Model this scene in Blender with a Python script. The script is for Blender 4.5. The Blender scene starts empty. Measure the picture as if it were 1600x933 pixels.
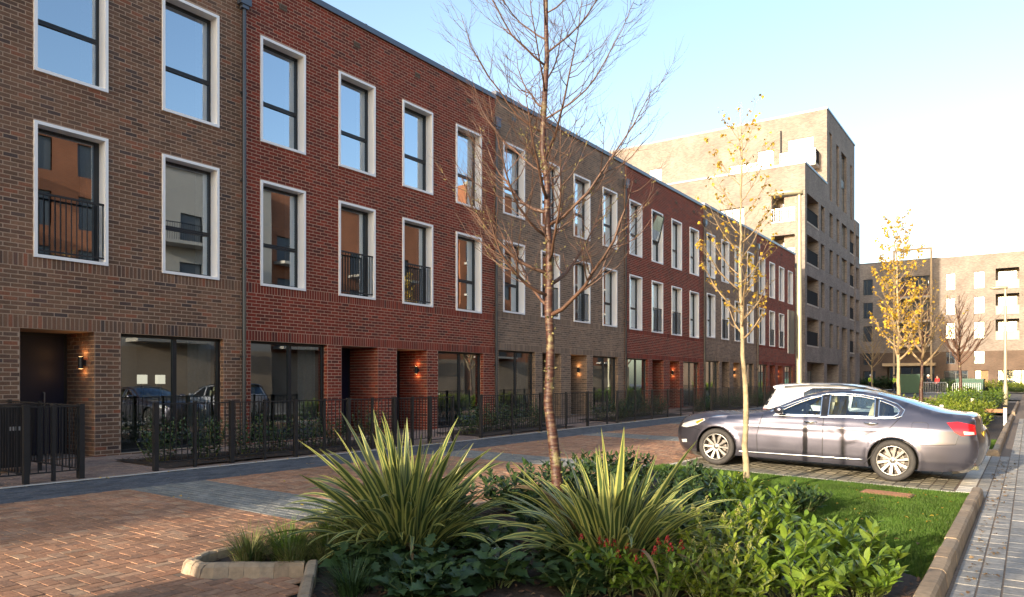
import bpy, bmesh, math, random
import numpy as np
from mathutils import Vector, Matrix, Euler
from mathutils.geometry import delaunay_2d_cdt

random.seed(7)
RNG = np.random.default_rng(11)
R = math.radians
sc = bpy.context.scene
C = sc.collection

# ------------------------------------------------------------------ camera
THETA = R(35.1)
cam_d = bpy.data.cameras.new('camera')
cam = bpy.data.objects.new('camera', cam_d)
C.objects.link(cam)
cam.location = (13.95, 0.0, 1.342)
cam.rotation_euler = (R(90), 0, THETA)
cam_d.sensor_width = 36.0
cam_d.lens = 36.0 * 1150 / 1600
cam_d.shift_y = 132.5 / 1600
cam_d.clip_start = 0.05
cam_d.clip_end = 3000
sc.camera = cam

# ------------------------------------------------------------------ light
SUN_EL, SUN_OFF = R(12.0), R(7.5)
sunv = Vector((-math.sin(SUN_OFF) * math.cos(SUN_EL), -math.cos(SUN_OFF) * math.cos(SUN_EL), math.sin(SUN_EL)))
w = bpy.data.worlds.new('World')
sc.world = w
w.use_nodes = True
nt = w.node_tree
bg = nt.nodes['Background']
sky = nt.nodes.new('ShaderNodeTexSky')
sky.sky_type = 'NISHITA'
sky.sun_disc = False
sky.sun_elevation = SUN_EL
sky.sun_rotation = math.atan2(sunv.x, sunv.y)
sky.altitude = 10
sky.air_density = 1.0
sky.dust_density = 2.1
sky.ozone_density = 1.0
nt.links.new(sky.outputs[0], bg.inputs[0])
bg.inputs[1].default_value = 0.15
sl = bpy.data.lights.new('sun', 'SUN')
sun = bpy.data.objects.new('sun', sl)
C.objects.link(sun)
sl.energy = 3.3
sl.angle = R(0.53)
sl.color = (1.0, 0.83, 0.62)
sun.rotation_euler = sunv.to_track_quat('Z', 'Y').to_euler()
sun.location = (0, -20, 40)
sc.view_settings.view_transform = 'Standard'
sc.view_settings.look = 'None'
sc.view_settings.exposure = 1.68
sc.view_settings.gamma = 1.0
sc.render.film_transparent = False
sc.cycles.max_bounces = 7
sc.cycles.transparent_max_bounces = 12
sc.cycles.caustics_reflective = False
sc.cycles.caustics_refractive = False

# ------------------------------------------------------------------ materials
def srgb(h):
    c = [int(h[i:i + 2], 16) / 255 for i in (0, 2, 4)]
    return tuple(x / 12.92 if x <= 0.04045 else ((x + 0.055) / 1.055) ** 2.4 for x in c) + (1,)

def lin(r, g, b):
    return (r, g, b, 1)

def newmat(name):
    m = bpy.data.materials.new(name)
    m.use_nodes = True
    t = m.node_tree
    return m, t, t.nodes['Principled BSDF']

def N(t, kind, **kw):
    n = t.nodes.new(kind)
    for k, v in kw.items():
        setattr(n, k, v)
    return n

def plain(name, col, rough=0.5, metal=0.0, noise=0.0, nscale=8, bump=0.0, bscale=60, spec=0.5, coat=0.0):
    m, t, b = newmat(name)
    b.inputs['Base Color'].default_value = col
    b.inputs['Roughness'].default_value = rough
    b.inputs['Metallic'].default_value = metal
    b.inputs['Specular IOR Level'].default_value = spec
    if coat:
        b.inputs['Coat Weight'].default_value = coat
        b.inputs['Coat Roughness'].default_value = 0.04
    g = N(t, 'ShaderNodeNewGeometry')
    if noise:
        nz = N(t, 'ShaderNodeTexNoise')
        nz.inputs['Scale'].default_value = nscale
        nz.inputs['Detail'].default_value = 6
        t.links.new(g.outputs['Position'], nz.inputs['Vector'])
        mr = N(t, 'ShaderNodeMapRange')
        mr.inputs[1].default_value = 0.25
        mr.inputs[2].default_value = 0.75
        mr.inputs[3].default_value = 1 - noise
        mr.inputs[4].default_value = 1 + noise
        t.links.new(nz.outputs['Fac'], mr.inputs[0])
        mx = N(t, 'ShaderNodeVectorMath', operation='MULTIPLY')
        mx.inputs[0].default_value = col[:3]
        t.links.new(mr.outputs[0], mx.inputs[1])
        t.links.new(mx.outputs[0], b.inputs['Base Color'])
    if bump:
        n2 = N(t, 'ShaderNodeTexNoise')
        n2.inputs['Scale'].default_value = bscale
        n2.inputs['Detail'].default_value = 4
        t.links.new(g.outputs['Position'], n2.inputs['Vector'])
        bp = N(t, 'ShaderNodeBump')
        bp.inputs['Strength'].default_value = bump
        bp.inputs['Distance'].default_value = 0.01
        t.links.new(n2.outputs['Fac'], bp.inputs['Height'])
        t.links.new(bp.outputs[0], b.inputs['Normal'])
    return m

def varied(name, cols, rough=0.8, grain=0.12, gscale=30, big=0.12, bigscale=0.5, bump=0.25, bscale=90, stain=None, trans=0.0, spec=0.3, streak=0.0):
    """Per-piece colour from a ramp: piece random = fract(face attribute + object random)."""
    m, t, b = newmat(name)
    b.inputs['Roughness'].default_value = rough
    b.inputs['Specular IOR Level'].default_value = spec
    at = N(t, 'ShaderNodeAttribute', attribute_name='rnd')
    oi = N(t, 'ShaderNodeObjectInfo')
    ad = N(t, 'ShaderNodeMath', operation='ADD')
    t.links.new(at.outputs['Fac'], ad.inputs[0])
    t.links.new(oi.outputs['Random'], ad.inputs[1])
    fr = N(t, 'ShaderNodeMath', operation='FRACT')
    t.links.new(ad.outputs[0], fr.inputs[0])
    rp = N(t, 'ShaderNodeValToRGB')
    e = rp.color_ramp.elements
    n = len(cols)
    e[0].position = 0.0; e[0].color = cols[0]
    e[1].position = 1.0; e[1].color = cols[-1]
    for i in range(1, n - 1):
        k = e.new(i / (n - 1)); k.color = cols[i]
    t.links.new(fr.outputs[0], rp.inputs[0])
    g = N(t, 'ShaderNodeNewGeometry')
    def nz(scale, amt, detail=5):
        q = N(t, 'ShaderNodeTexNoise')
        q.inputs['Scale'].default_value = scale
        q.inputs['Detail'].default_value = detail
        t.links.new(g.outputs['Position'], q.inputs['Vector'])
        mr = N(t, 'ShaderNodeMapRange')
        mr.inputs[1].default_value = 0.3; mr.inputs[2].default_value = 0.7
        mr.inputs[3].default_value = 1 - amt; mr.inputs[4].default_value = 1 + amt
        t.links.new(q.outputs['Fac'], mr.inputs[0])
        return mr.outputs[0]
    mm = N(t, 'ShaderNodeMath', operation='MULTIPLY')
    t.links.new(nz(gscale, grain), mm.inputs[0])
    t.links.new(nz(bigscale, big), mm.inputs[1])
    if streak:
        mp = N(t, 'ShaderNodeMapping'); mp.inputs['Scale'].default_value = (2.2, 2.2, .16)
        t.links.new(g.outputs['Position'], mp.inputs[0])
        q = N(t, 'ShaderNodeTexNoise'); q.inputs['Scale'].default_value = 1.3; q.inputs['Detail'].default_value = 7; q.inputs['Roughness'].default_value = .65
        t.links.new(mp.outputs[0], q.inputs['Vector'])
        mr = N(t, 'ShaderNodeMapRange'); mr.inputs[1].default_value = .3; mr.inputs[2].default_value = .72; mr.inputs[3].default_value = 1 - streak; mr.inputs[4].default_value = 1 + streak
        t.links.new(q.outputs['Fac'], mr.inputs[0])
        m3 = N(t, 'ShaderNodeMath', operation='MULTIPLY')
        t.links.new(mm.outputs[0], m3.inputs[0]); t.links.new(mr.outputs[0], m3.inputs[1])
        mm = m3
    vm = N(t, 'ShaderNodeVectorMath', operation='MULTIPLY')
    t.links.new(rp.outputs[0], vm.inputs[0])
    t.links.new(mm.outputs[0], vm.inputs[1])
    t.links.new(vm.outputs[0], b.inputs['Base Color'])
    if bump:
        n2 = N(t, 'ShaderNodeTexNoise')
        n2.inputs['Scale'].default_value = bscale
        n2.inputs['Detail'].default_value = 4
        t.links.new(g.outputs['Position'], n2.inputs['Vector'])
        bp = N(t, 'ShaderNodeBump')
        bp.inputs['Strength'].default_value = bump
        bp.inputs['Distance'].default_value = 0.006
        t.links.new(n2.outputs['Fac'], bp.inputs['Height'])
        t.links.new(bp.outputs[0], b.inputs['Normal'])
    if trans:
        out = t.nodes['Material Output']
        tr = N(t, 'ShaderNodeBsdfTranslucent')
        t.links.new(vm.outputs[0], tr.inputs[0])
        ms = N(t, 'ShaderNodeMixShader')
        ms.inputs[0].default_value = trans
        t.links.new(b.outputs[0], ms.inputs[1])
        t.links.new(tr.outputs[0], ms.inputs[2])
        t.links.new(ms.outputs[0], out.inputs[0])
    return m

def brick_tex(name, c1, c2, mortar, axis, scale=1.0, rough=0.85):
    """Procedural coursed brick for walls too far off to tell bricks apart."""
    m, t, b = newmat(name)
    b.inputs['Roughness'].default_value = rough
    b.inputs['Specular IOR Level'].default_value = 0.2
    g = N(t, 'ShaderNodeNewGeometry')
    sp = N(t, 'ShaderNodeSeparateXYZ')
    t.links.new(g.outputs['Position'], sp.inputs[0])
    add = N(t, 'ShaderNodeMath', operation='ADD')
    t.links.new(sp.outputs[0], add.inputs[0]); t.links.new(sp.outputs[1], add.inputs[1])
    cb = N(t, 'ShaderNodeCombineXYZ')
    t.links.new(add.outputs[0], cb.inputs[0]); t.links.new(sp.outputs[2], cb.inputs[1])
    bt = N(t, 'ShaderNodeTexBrick')
    bt.inputs['Color1'].default_value = c1
    bt.inputs['Color2'].default_value = c2
    bt.inputs['Mortar'].default_value = mortar
    bt.inputs['Scale'].default_value = 1.0
    bt.inputs['Mortar Size'].default_value = 0.007
    bt.inputs['Brick Width'].default_value = 0.225 * scale
    bt.inputs['Row Height'].default_value = 0.075 * scale
    t.links.new(cb.outputs[0], bt.inputs['Vector'])
    q = N(t, 'ShaderNodeTexNoise')
    q.inputs['Scale'].default_value = 0.6; q.inputs['Detail'].default_value = 8
    t.links.new(g.outputs['Position'], q.inputs['Vector'])
    mr = N(t, 'ShaderNodeMapRange')
    mr.inputs[1].default_value = 0.3; mr.inputs[2].default_value = 0.7
    mr.inputs[3].default_value = 0.8; mr.inputs[4].default_value = 1.15
    t.links.new(q.outputs['Fac'], mr.inputs[0])
    vm = N(t, 'ShaderNodeVectorMath', operation='MULTIPLY')
    t.links.new(bt.outputs['Color'], vm.inputs[0]); t.links.new(mr.outputs[0], vm.inputs[1])
    t.links.new(vm.outputs[0], b.inputs['Base Color'])
    return m

def glass(name, tint=(0.55, 0.6, 0.6), boost=2.0, base=0.06, rough=0.0, waves=0.0):
    m, t, b = newmat(name)
    t.nodes.remove(b)
    out = t.nodes['Material Output']
    tr = N(t, 'ShaderNodeBsdfTransparent'); tr.inputs[0].default_value = tint + (1,)
    gl = N(t, 'ShaderNodeBsdfGlossy'); gl.inputs['Roughness'].default_value = rough
    gl.inputs['Color'].default_value = (0.74, 0.86, 1, 1)
    fr = N(t, 'ShaderNodeFresnel'); fr.inputs[0].default_value = 1.5
    ma = N(t, 'ShaderNodeMath', operation='MULTIPLY_ADD', use_clamp=True)
    ma.inputs[1].default_value = boost; ma.inputs[2].default_value = base
    t.links.new(fr.outputs[0], ma.inputs[0])
    mx = N(t, 'ShaderNodeMixShader')
    t.links.new(ma.outputs[0], mx.inputs[0])
    t.links.new(tr.outputs[0], mx.inputs[1]); t.links.new(gl.outputs[0], mx.inputs[2])
    t.links.new(mx.outputs[0], out.inputs[0])
    if waves:
        g = N(t, 'ShaderNodeNewGeometry')
        q = N(t, 'ShaderNodeTexNoise'); q.inputs['Scale'].default_value = 0.9; q.inputs['Detail'].default_value = 1
        t.links.new(g.outputs['Position'], q.inputs['Vector'])
        bp = N(t, 'ShaderNodeBump'); bp.inputs['Strength'].default_value = waves; bp.inputs['Distance'].default_value = 0.02
        t.links.new(q.outputs['Fac'], bp.inputs['Height'])
        t.links.new(bp.outputs[0], gl.inputs['Normal'])
    return m

def emit(name, col, s):
    m, t, b = newmat(name)
    b.inputs['Emission Color'].default_value = col
    b.inputs['Emission Strength'].default_value = s
    b.inputs['Base Color'].default_value = col
    return m

M = {}
M['brown_brick'] = varied('brown_brick', [lin(0.1222, 0.0718, 0.0482), lin(0.1697, 0.0958, 0.0616), lin(0.2036, 0.1089, 0.0697), lin(0.0950, 0.0599, 0.0463), lin(0.2238, 0.1220, 0.0770), lin(0.1561, 0.0915, 0.0616), lin(0.1900, 0.0925, 0.0575), lin(0.0746, 0.0544, 0.0513), lin(0.1833, 0.1066, 0.0697), lin(0.2578, 0.0925, 0.0534)], rough=.9, grain=.2, gscale=45, big=.18, bigscale=.8, bump=.5, streak=.17)
M['grey_brick'] = varied('grey_brick', [lin(0.1702, 0.1243, 0.0936), lin(0.2521, 0.1815, 0.1317), lin(0.2078, 0.1459, 0.1051), lin(0.1324, 0.1017, 0.0821), lin(0.2962, 0.2107, 0.1508), lin(0.2269, 0.1643, 0.1193), lin(0.1765, 0.1351, 0.1051), lin(0.2709, 0.1783, 0.1193)], rough=.9, grain=.2, gscale=45, big=.18, bigscale=.8, bump=.5, streak=.17)
M['red_brick'] = varied('red_brick', [lin(0.1714, 0.0330, 0.0198), lin(0.2439, 0.0400, 0.0228), lin(0.1977, 0.0348, 0.0206), lin(0.1121, 0.0313, 0.0234), lin(0.2769, 0.0470, 0.0249), lin(0.1583, 0.0313, 0.0206), lin(0.2175, 0.0373, 0.0213), lin(0.0923, 0.0313, 0.0255), lin(0.2570, 0.0417, 0.0228)], rough=.9, grain=.2, gscale=45, big=.18, bigscale=.8, bump=.5, streak=.17)
M['mortar'] = plain('mortar', lin(0.4105, 0.2919, 0.2127), .95, noise=.15, nscale=6, bump=.3)
M['mortar_red'] = plain('mortar_red', lin(0.4636, 0.2923, 0.2128), .95, noise=.15, nscale=6, bump=.3)
M['white'] = plain('white_metal', lin(.86, .86, .88), .35, noise=.03, nscale=2)
M['coping'] = plain('coping_metal', lin(.09, .105, .135), .35, .4, noise=.08, nscale=1.5)
M['dark'] = plain('dark_metal', lin(.022, .024, .028), .4, .3, noise=.1, nscale=5)
M['pipe'] = plain('pipe_metal', lin(.06, .065, .075), .3, .5)
M['iron'] = plain('black_iron', lin(.022, .022, .024), .5, .2, noise=.15, nscale=12)
M['pane'] = glass('window_glass', (.40, .44, .44), 2.6, .36, waves=.05)
M['shop_pane'] = glass('ground_floor_glass', (.55, .6, .6), 2.4, .14, waves=.05)
M['room'] = plain('room_wall', lin(.36, .34, .31), .9)
M['curtain'] = plain('curtain_cloth', lin(.55, .56, .55), .9, noise=.08, nscale=20)
M['door'] = plain('navy_door', lin(.008, .011, .03), .4)
M['lampglow'] = emit('lamp_glow', (1, .55, .22, 1), 7)
M['boxglow'] = emit('box_glow', (1, .9, .7, 1), .45)
M['panel'] = plain('matt_panel', lin(.02, .021, .023), .9, spec=.1)
M['roof'] = plain('roof_felt', lin(.16, .16, .16), .9, noise=.2, nscale=2)
M['buff_tex'] = brick_tex('buff_brick_far', lin(0.3969, 0.2930, 0.1985), lin(0.3213, 0.2362, 0.1607), lin(0.3780, 0.3307, 0.2741), 0)
M['taupe_tex'] = brick_tex('taupe_brick_far', lin(0.1572, 0.1310, 0.1135), lin(0.2532, 0.2096, 0.1790), lin(0.2794, 0.2532, 0.2270), 0)
M['darkbrick_tex'] = brick_tex('dark_brick_far', lin(0.1008, 0.0665, 0.0490), lin(0.1323, 0.0840, 0.0595), lin(0.1512, 0.1330, 0.1120), 0)
M['orange_tex'] = brick_tex('orange_brick_far', lin(0.3564, 0.1262, 0.0558), lin(0.2970, 0.1040, 0.0483), lin(0.3267, 0.1930, 0.1337), 0)
M['redhouse_tex'] = brick_tex('red_brick_far', lin(.22, .058, .04), lin(.16, .047, .036), lin(.30, .22, .18), 0)
M['render'] = plain('white_render', lin(0.3720, 0.3480, 0.3120), .9, noise=.06, nscale=1)
M['concrete'] = plain('concrete', lin(.42, .38, .33), .9, noise=.15, nscale=5, bump=.3)
M['wood'] = plain('cedar_wood', lin(.30, .15, .07), .7, noise=.25, nscale=6)
M['slate'] = plain('grey_panel', lin(.10, .11, .12), .5)
M['pv_red'] = varied('brick_paver', [lin(0.2677, 0.1438, 0.0840), lin(0.3513, 0.1916, 0.1136), lin(0.3012, 0.1629, 0.0989), lin(0.2342, 0.1342, 0.0870), lin(0.3848, 0.2251, 0.1384), lin(0.3180, 0.1580, 0.0909), lin(0.3681, 0.2394, 0.1532), lin(0.2760, 0.1629, 0.1087)], rough=.85, grain=.22, gscale=28, big=.16, bigscale=.7, bump=.5, streak=.2)
M['pv_grey'] = varied('grey_paver', [lin(.17, .175, .165), lin(.22, .22, .205), lin(.20, .205, .195), lin(.15, .16, .155), lin(.24, .24, .22)], rough=.85, grain=.2, gscale=30, bump=.5, streak=.2)
M['pv_dark'] = varied('dark_paver', [lin(0.0700, 0.0800, 0.0950), lin(0.1000, 0.1100, 0.1283), lin(0.0850, 0.0950, 0.1092), lin(0.0600, 0.0700, 0.0855), lin(0.1150, 0.1200, 0.1330)], rough=.75, grain=.2, gscale=30, bump=.5, streak=.2)
M['pv_path'] = varied('path_paver', [lin(.25, .24, .225), lin(.31, .295, .27), lin(.28, .27, .25), lin(.22, .22, .215), lin(.33, .31, .28)], rough=.85, grain=.22, gscale=26, big=.14, bump=.5, streak=.2)
M['pv_bay'] = varied('bay_paver', [lin(.20, .18, .135), lin(.25, .225, .165), lin(.22, .20, .15), lin(.18, .165, .13), lin(.27, .24, .18)], rough=.85, grain=.25, gscale=26, big=.2, bump=.5, streak=.2)
M['pv_pale'] = varied('pale_paver', [lin(.52, .49, .43), lin(.58, .54, .47), lin(.48, .45, .40)], rough=.85, grain=.15, gscale=26, bump=.4)
M['pv_pink'] = varied('pink_paver', [lin(.27, .19, .15), lin(.33, .235, .185), lin(.24, .17, .14), lin(.30, .20, .155)], rough=.85, grain=.2, gscale=26, bump=.4, streak=.2)
M['kerb'] = varied('kerb_stone', [lin(0.2904, 0.2112, 0.1364), lin(0.3344, 0.2508, 0.1672), lin(0.2552, 0.1892, 0.1276), lin(0.3608, 0.2816, 0.1936), lin(0.2288, 0.1760, 0.1276)], rough=.85, grain=.2, gscale=18, big=.18, bigscale=2, bump=.5)
M['sand'] = plain('joint_sand', lin(.16, .12, .09), .95, noise=.3, nscale=20)
M['ground'] = plain('ground_base', lin(.14, .13, .12), .95, noise=.2, nscale=2)
M['asphalt'] = plain('asphalt', lin(.10, .098, .095), .9, noise=.25, nscale=3, bump=.4, bscale=120)
M['soil'] = plain('soil', lin(.045, .03, .022), .95, noise=.45, nscale=14, bump=1.0, bscale=40)
M['chip'] = varied('bark_chip', [lin(.09, .045, .03), lin(.14, .075, .045), lin(.06, .035, .026), lin(.19, .11, .065)], rough=.9, bump=0)
M['turf'] = plain('turf', lin(.045, .09, .015), .95, noise=.3, nscale=5)
M['blade'] = varied('grass_blade', [lin(.05, .11, .014), lin(.075, .145, .02), lin(.06, .125, .016), lin(.12, .17, .035)], rough=.55, grain=.1, big=.4, bigscale=1.6, bump=0, trans=.3)
M['leaf_bright'] = varied('bright_leaf', [lin(0.1161, 0.1935, 0.0192), lin(0.1638, 0.2540, 0.0278), lin(0.0888, 0.1512, 0.0192), lin(0.2116, 0.2903, 0.0392), lin(0.0682, 0.1210, 0.0174)], rough=.32, grain=.12, gscale=25, bump=.15, bscale=60, trans=.22, spec=.5)
M['leaf_yellow'] = varied('yellow_green_leaf', [lin(0.1535, 0.2093, 0.0199), lin(0.2083, 0.2590, 0.0279), lin(0.1096, 0.1694, 0.0191), lin(0.2521, 0.2790, 0.0399)], rough=.4, grain=.12, gscale=25, bump=.15, trans=.28, spec=.45)
M['leaf_dark'] = varied('dark_leaf', [lin(0.0281, 0.0562, 0.0169), lin(0.0421, 0.0797, 0.0225), lin(0.0225, 0.0469, 0.0150), lin(0.0562, 0.0938, 0.0281)], rough=.5, grain=.12, gscale=25, bump=.15, trans=.12, spec=.3)
M['leaf_hedge'] = varied('hedge_leaf', [lin(.03, .065, .016), lin(.05, .095, .025), lin(.024, .05, .014), lin(.07, .10, .03)], rough=.35, bump=0, trans=.15, spec=.5)
M['tuft_green'] = varied('tuft_green', [lin(.10, .14, .03), lin(.15, .18, .05), lin(.20, .17, .07), lin(.08, .12, .03)], rough=.5, bump=0, trans=.2)
M['leaf_gold'] = varied('gold_leaf', [lin(.62, .40, .04), lin(.72, .50, .06), lin(.52, .38, .06), lin(.62, .34, .035), lin(.40, .34, .06)], rough=.55, bump=0, trans=.4)
M['flax_green'] = varied('flax_green', [lin(0.0632, 0.1010, 0.0320), lin(0.0842, 0.1262, 0.0421), lin(0.0505, 0.0842, 0.0286), lin(0.1094, 0.1473, 0.0505)], rough=.38, grain=.1, bump=0, trans=.25, spec=.45)
M['flax_cream'] = varied('flax_cream', [lin(0.3844, 0.3844, 0.1098), lin(0.4576, 0.4576, 0.1556), lin(0.3295, 0.3478, 0.1007), lin(0.4210, 0.4027, 0.1098)], rough=.42, grain=.08, bump=0, trans=.3, spec=.4)
M['flax_dead'] = varied('withered_leaf', [lin(.20, .13, .06), lin(.27, .18, .09), lin(.15, .09, .045)], rough=.8, grain=.2, bump=0, trans=.15)
M['flower_red'] = varied('red_bud', [lin(.25, .02, .025), lin(.34, .035, .03), lin(.18, .018, .022)], rough=.5, bump=0)
M['flower_yellow'] = varied('yellow_bud', [lin(.27, .25, .08), lin(.22, .23, .08), lin(.32, .27, .10)], rough=.6, bump=0)
M['stem'] = plain('green_stem', lin(.10, .12, .04), .6)
M['bark_grey'] = plain('pale_bark', lin(.34, .27, .16), .85, noise=.35, nscale=14, bump=.8, bscale=50)
M['twig_pale'] = plain('pale_twig', lin(.28, .20, .11), .8, noise=.25, nscale=9)
M['twig_red'] = plain('red_twig', lin(0.0950, 0.0496, 0.0319), .6, noise=.35, nscale=5)
M['lichen'] = varied('lichen', [lin(0.1560, 0.1500, 0.0540), lin(0.2040, 0.1800, 0.0780), lin(0.1080, 0.1080, 0.0420)], rough=.95, bump=0)

def cherry_bark():
    m, t, b = newmat('cherry_bark')
    g = N(t, 'ShaderNodeNewGeometry')
    mp = N(t, 'ShaderNodeMapping'); mp.inputs['Scale'].default_value = (9, 9, 55)
    t.links.new(g.outputs['Position'], mp.inputs[0])
    q = N(t, 'ShaderNodeTexNoise'); q.inputs['Scale'].default_value = 1.0; q.inputs['Detail'].default_value = 5
    t.links.new(mp.outputs[0], q.inputs['Vector'])
    q2 = N(t, 'ShaderNodeTexNoise'); q2.inputs['Scale'].default_value = 7; q2.inputs['Detail'].default_value = 6
    t.links.new(g.outputs['Position'], q2.inputs['Vector'])
    r1 = N(t, 'ShaderNodeValToRGB')
    e = r1.color_ramp.elements
    e[0].position = .35; e[0].color = lin(.035, .012, .008)
    e[1].position = .68; e[1].color = lin(.13, .085, .048)
    k = e.new(.52); k.color = lin(.06, .02, .013)
    t.links.new(q.outputs['Fac'], r1.inputs[0])
    mx = N(t, 'ShaderNodeMix', data_type='RGBA')
    mx.inputs['B'].default_value = lin(.19, .165, .075)
    mr = N(t, 'ShaderNodeMapRange'); mr.inputs[1].default_value = .56; mr.inputs[2].default_value = .66
    t.links.new(q2.outputs['Fac'], mr.inputs[0])
    t.links.new(mr.outputs[0], mx.inputs['Factor'])
    t.links.new(r1.outputs[0], mx.inputs['A'])
    t.links.new(mx.outputs['Result'], b.inputs['Base Color'])
    b.inputs['Roughness'].default_value = .55
    bp = N(t, 'ShaderNodeBump'); bp.inputs['Strength'].default_value = .7; bp.inputs['Distance'].default_value = .012
    t.links.new(q.outputs['Fac'], bp.inputs['Height'])
    t.links.new(bp.outputs[0], b.inputs['Normal'])
    return m
M['cherry'] = cherry_bark()

def car_paint(name, col, flake=.55, metal=.55):
    m, t, b = newmat(name)
    b.inputs['Base Color'].default_value = col
    b.inputs['Metallic'].default_value = metal
    b.inputs['Roughness'].default_value = flake
    b.inputs['Coat Weight'].default_value = 1.0
    b.inputs['Coat Roughness'].default_value = .03
    g = N(t, 'ShaderNodeNewGeometry')
    q = N(t, 'ShaderNodeTexNoise'); q.inputs['Scale'].default_value = 3; q.inputs['Detail'].default_value = 8
    t.links.new(g.outputs['Position'], q.inputs['Vector'])
    mr = N(t, 'ShaderNodeMapRange')
    mr.inputs[3].default_value = flake - .07; mr.inputs[4].default_value = flake + .12
    t.links.new(q.outputs['Fac'], mr.inputs[0])
    t.links.new(mr.outputs[0], b.inputs['Roughness'])
    return m
M['paint_mauve'] = car_paint('mauve_grey_paint', lin(0.1115, 0.1078, 0.1364), .30, .85)
M['paint_silver'] = car_paint('silver_paint', lin(.60, .60, .62), .42, .3)
M['paint_white'] = car_paint('white_paint', lin(.6, .6, .6), .5, 0)
M['car_glass'] = glass('car_glass', (.72, .82, .80), 1.5, .05)
M['chrome'] = plain('chrome', lin(.7, .7, .7), .12, 1)
M['tyre'] = plain('tyre_rubber', lin(.035, .032, .03), .75, noise=.3, nscale=9)
M['rim'] = plain('alloy_rim', lin(0.3120, 0.3003, 0.2808), .3, .8)
M['rim_dark'] = plain('rim_shadow', lin(.09, .075, .065), .6, .2)
M['disc'] = plain('brake_steel', lin(.16, .14, .125), .45, .6)
M['black_trim'] = plain('black_trim', lin(.012, .012, .014), .35)
M['tail_red'] = plain('tail_red', lin(.45, .008, .012), .12, 0, coat=1)
M['lens'] = plain('headlight_lens', lin(.62, .62, .60), .12, .3, coat=1)
M['amber'] = plain('amber_lens', lin(.75, .22, .02), .15, 0, coat=1)
M['seat'] = plain('cream_leather', lin(.52, .44, .31), .6)
M['cabin'] = plain('dark_cabin', lin(.12, .115, .10), .7)
M['lamp_pole'] = plain('painted_pole', lin(.40, .37, .26), .45, .3, noise=.08, nscale=4)
M['bin_green'] = plain('green_skip', lin(.012, .075, .045), .5, noise=.15, nscale=4)
M['galv'] = plain('galvanised_steel', lin(.45, .46, .47), .4, .7)
M['hivis'] = plain('hivis_cloth', lin(.50, .75, .06), .8)
M['navy'] = plain('navy_cloth', lin(.02, .022, .035), .9)
M['redcloth'] = plain('red_cloth', lin(.5, .03, .03), .9)
M['skin'] = plain('skin', lin(.48, .28, .19), .6)
M['helmet'] = plain('white_plastic', lin(.75, .75, .73), .35)
M['hair'] = plain('dark_hair', lin(.03, .022, .018), .7)
M['post_white'] = plain('white_post', lin(.6, .57, .52), .6)
M['timber'] = plain('buff_timber', lin(.50, .36, .21), .7, noise=.15, nscale=3)
M['balred'] = plain('red_timber', lin(.30, .10, .06), .7, noise=.15, nscale=3)
M['flat_tex'] = brick_tex('flats_brick', lin(0.2433, 0.2027, 0.1762), lin(0.1541, 0.1257, 0.1118), lin(0.2920, 0.2676, 0.2493), 0)
M['terracotta'] = plain('terracotta', lin(.20, .10, .06), .85, noise=.25, nscale=25, bump=.8, bscale=90)

# ------------------------------------------------------------------ mesh helpers
def finish(name, V, F, mats, parent=None, rnd=None, mi=None, smooth=False, origin=(0, 0, 0), loc=None):
    me = bpy.data.meshes.new(name)
    V = np.asarray(V, dtype=np.float64).reshape(-1, 3) - np.asarray(origin, dtype=np.float64)
    if isinstance(F, np.ndarray):
        k = F.shape[1]
        me.vertices.add(len(V)); me.vertices.foreach_set('co', V.astype(np.float32).ravel())
        me.loops.add(F.size); me.loops.foreach_set('vertex_index', F.astype(np.int32).ravel())
        me.polygons.add(len(F))
        me.polygons.foreach_set('loop_start', (np.arange(len(F)) * k).astype(np.int32))
        me.update(calc_edges=True)
    else:
        me.from_pydata(V.tolist(), [], F)
    if not isinstance(mats, (list, tuple)):
        mats = [mats]
    for m in mats:
        me.materials.append(m)
    if mi is not None:
        me.polygons.foreach_set('material_index', np.asarray(mi, dtype=np.int32))
    if rnd is not None:
        a = me.attributes.new('rnd', 'FLOAT', 'FACE')
        a.data.foreach_set('value', np.asarray(rnd, dtype=np.float32))
    me.polygons.foreach_set('use_smooth', np.full(len(me.polygons), bool(smooth)))
    me.update()
    o = bpy.data.objects.new(name, me)
    C.objects.link(o)
    if parent is not None:
        o.parent = parent
    if loc is not None:
        o.location = loc
    return o

def inst(name, me, parent=None, loc=(0, 0, 0), rot=(0, 0, 0), scale=None):
    o = bpy.data.objects.new(name, me)
    C.objects.link(o)
    if parent is not None:
        o.parent = parent
    o.location = loc
    o.rotation_euler = rot
    if scale is not None:
        o.scale = scale if hasattr(scale, '__len__') else (scale,) * 3
    return o

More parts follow.
